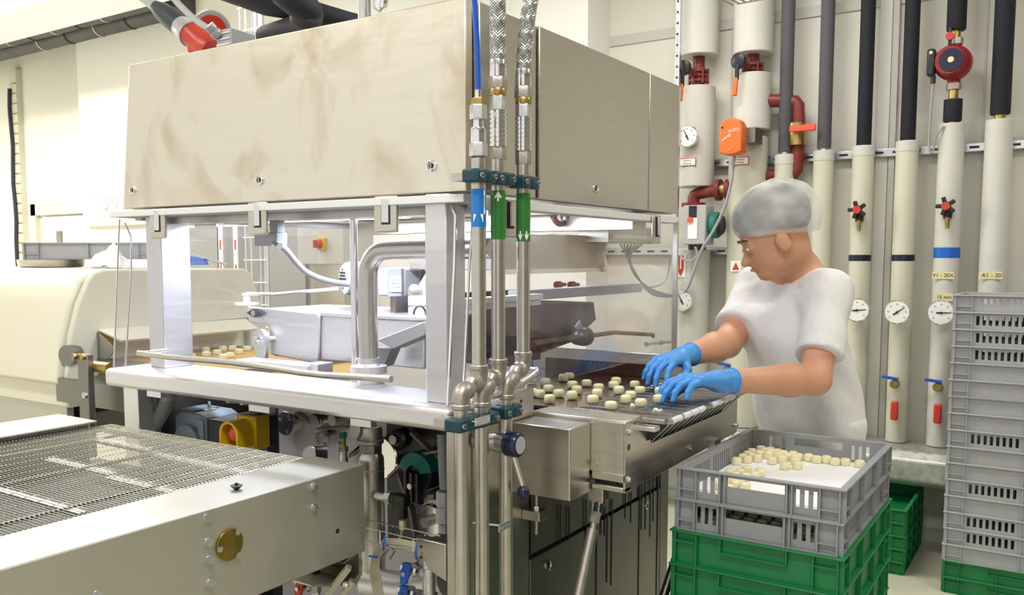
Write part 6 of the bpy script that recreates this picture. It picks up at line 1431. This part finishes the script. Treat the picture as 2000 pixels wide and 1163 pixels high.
# head at fine resolution would double the mesh; one grid at 8 mm for everything
body = build('body', surf(bodyf, lo, hi, .0085), M['skin'], wk, ang=180)
def shirtf(P):
    fold = .0060*np.sin(P[:, 0]*30+P[:, 2]*24+3*np.sin(P[:, 1]*9))*np.clip((1.4-P[:, 2])*4, .2, 1)+.0015*np.sin(P[:, 2]*50+P[:, 1]*40)
    up_ = che*.9+nk*.1
    d = sd_rc(P, che+lft*.06, pel+lft*.055+n3((0, 0, .02)), .112, .122); d = smin(d, sd_rc(P, che-lft*.06, pel-lft*.055+n3((0, 0, .02)), .112, .122), .08)
    d = smin(d, sd_rc(P, che+fwd*.03, pel+fwd*.035+n3((0, 0, .08)), .11, .12), .06)
    for sh, el, k_ in ((lsh, lel, .74), (rsh, rel, .74)):
        e = sh*(1-k_)+el*k_; dir_ = (el-sh)/np.linalg.norm(el-sh)
        s_ = sd_rc(P, sh-n3((0,0,.008)), e, .062, .069); s_ = np.maximum(s_, (P-e)@dir_-.0); d = smin(d, s_, .05); d = smin(d, sd_rc(P, nk+n3((0, 0, -.035)), sh, .062, .066), .05)
    d = smin(d, sd_rc(P, nk+n3((.01, .02, -.05)), che, .075, .12), .05)
    nd = (n3(H(-.01, 0, -.05))-nk); nd /= np.linalg.norm(nd)
    d = np.maximum(d, -(sd_rc(P, nk+nd*.0, nk+nd*.25, .066, .075)))
    d = np.maximum(d, .90-P[:, 2])
    return d+fold
shirt = build('t_shirt', surf(shirtf, lo, hi, .0085), M['shirt'], wk, ang=180)
def trf(P):
    d = sd_rc(P, pel+lft*.05, pel-lft*.05, .115, .115)
    for hp_, k_, a_ in ((hipL, knL, anL), (hipR, knR, anR)): d = smin(d, sd_rc(P, hp_, k_, .092, .075), .04); d = smin(d, sd_rc(P, k_, a_, .078, .07), .03)
    return np.maximum(d, np.maximum(P[:, 2]-1.0, .09-P[:, 2]))+.003*np.sin(P[:, 2]*40+P[:, 0]*20)
build('trousers', surf(trf, (lo[0]+.2, 2.4, .03), (hi[0], 3.2, 1.1), .014), M['shirt'], wk, ang=180)
for a_ in (anL, anR):
    c = n3((a_[0], a_[1], 0)); m = MB(); build('shoe', surf(lambda P: np.maximum(smin(sd_rc(P, c+n3((0, 0, .05))-fwd*.03, c+n3((0, 0, .035))+fwd*.17, .05, .04), sd_rc(P, c+n3((0, 0, .06)), c+n3((0, 0, .1)), .045, .045), .03), .002-P[:, 2]), (c[0]-.2, c[1]-.3, -.01), (c[0]+.15, c[1]+.15, .17), .01), M['white'], wk, ang=180)
def netf(P):
    w_ = .0016*np.sin(P[:, 0]*60+P[:, 1]*30)*np.sin(P[:, 2]*50)+.0012*np.sin(P[:, 1]*95-P[:, 0]*40)
    d = sd_el(P, H(-.024, 0, .052), (.120, .098, .092), HR); d = smin(d, sd_el(P, H(-.055, 0, .01), (.085, .086, .08), HR), .04)
    q = (P-hd)@hu; f2 = (P-hd)@hf
    return np.maximum(d, -.006+.34*np.clip(f2, -.2, .10)-q)+w_
net = build('hairnet', surf(netf, tuple(hd-.24), tuple(hd+.24), .006), M['net'], wk, ang=180)
def hairf(P):
    d = sd_el(P, H(-.016, 0, .045), (.110, .088, .092), HR); q = (P-hd)@hu; f2 = (P-hd)@hf
    return np.maximum(d, .010+.42*np.clip(f2, -.2, .10)-q)
build('hair', surf(hairf, tuple(hd-.2), tuple(hd+.2), .007), M['hair'], wk, ang=180)
for s_ in (-1, 1):
    e = H(.0845, .031*s_, -.011); build('eye', MB().ball(V(e), .0085, 12, 8), M['paper'], wk); build('iris', MB().ball(V(e+hf*.0052-hu*.002), .0044, 10, 6), M['hair'], wk)
    build('eyebrow', MB().tube([V(H(.095, .016*s_, .014)), V(H(.094, .033*s_, .019)), V(H(.082, .05*s_, .013))], .0028, 6, 1), M['hair'], wk)
build('mouth', MB().tube([V(H(.088, -.024, -.074)), V(H(.0955, -.008, -.071)), V(H(.0955, .008, -.071)), V(H(.088, .024, -.074))], .0042, 8, 1), M['lip'], wk)
def glove(wr, el, tipdir, down, thumb, name):
    d0 = n3(tipdir); d0 /= np.linalg.norm(d0); dn = n3(down); dn = dn-d0*(dn@d0); dn /= np.linalg.norm(dn); sd_ = np.cross(d0, dn)
    if sd_@n3(thumb) < 0: sd_ = -sd_
    ar = (wr-el)/np.linalg.norm(wr-el); segs = []
    kn = [(.034, .092, 1.0), (.011, .098, 1.08), (-.012, .094, 1.0), (-.033, .084, .82)]
    for s_, f_, L in kn:
        p_ = wr+d0*f_+sd_*s_; a_ = .35+.08*random.random(); r_ = .0105
        for i, (l_, da) in enumerate(((.043, .0), (.027, .5), (.022, .4))):
            a_ += da; q_ = p_+(d0*math.cos(a_)+dn*math.sin(a_))*l_*L+sd_*s_*.12; segs.append((p_, q_, r_, r_-.0012)); p_ = q_; r_ -= .0012
    t0 = wr+d0*.028+sd_*.028+dn*.006; t1 = t0+d0*.03+sd_*.026+dn*.018; t2 = t1+d0*.03+sd_*.006+dn*.018; t3 = t2+d0*.02+dn*.012
    segs_t = [(t0, t1, .0145, .012), (t1, t2, .012, .0105), (t2, t3, .0105, .009)]
    def f(P):
        d = sd_rc(P, wr-ar*.055, wr, .034, .030); d = np.maximum(d, -(P-(wr-ar*.05))@ar)
        for s_, f_, L in kn: d = smin(d, sd_rc(P, wr+sd_*s_*.5, wr+d0*f_+sd_*s_, .018, .0135), .016)
        for a_, b_, r0_, r1_ in segs_t: d = smin(d, sd_rc(P, a_, b_, r0_, r1_), .008)
        F_ = None
        g = []
        for i in range(4):
            e = None
            for a_, b_, r0_, r1_ in segs[i*3:i*3+3]:
                q_ = sd_rc(P, a_, b_, r0_, r1_); e = q_ if e is None else smin(e, q_, .004)
            d = smin(d, e, .0045)
        return d+.0008*np.sin(((P-wr)@ar)*400)*(((P-wr)@ar) < 0)
    o = build(name, surf(f, tuple(wr-.21), tuple(wr+.21), .0034), M['glove'], wk, ang=180)
    u_, w_, _ = frame(V(ar)); build('cuff', MB().tube([V(wr-ar*.05)+(u_*math.cos(k*PI/10)+w_*math.sin(k*PI/10))*.034 for k in range(21)], .0028, 6), M['glove'], o)
ltip = n3(dep(1262, 762, 2.20)); rtip = n3(dep(1248, 738, 2.40))
glove(lwr, lel, ltip-lwr+n3((0, 0, .035)), (0, 0, -1), (-1, .3, 0), 'glove'); glove(rwr, rel, rtip-rwr+n3((0, 0, .03)), (0, 0, -1), (.5, -1, 0), 'glove')
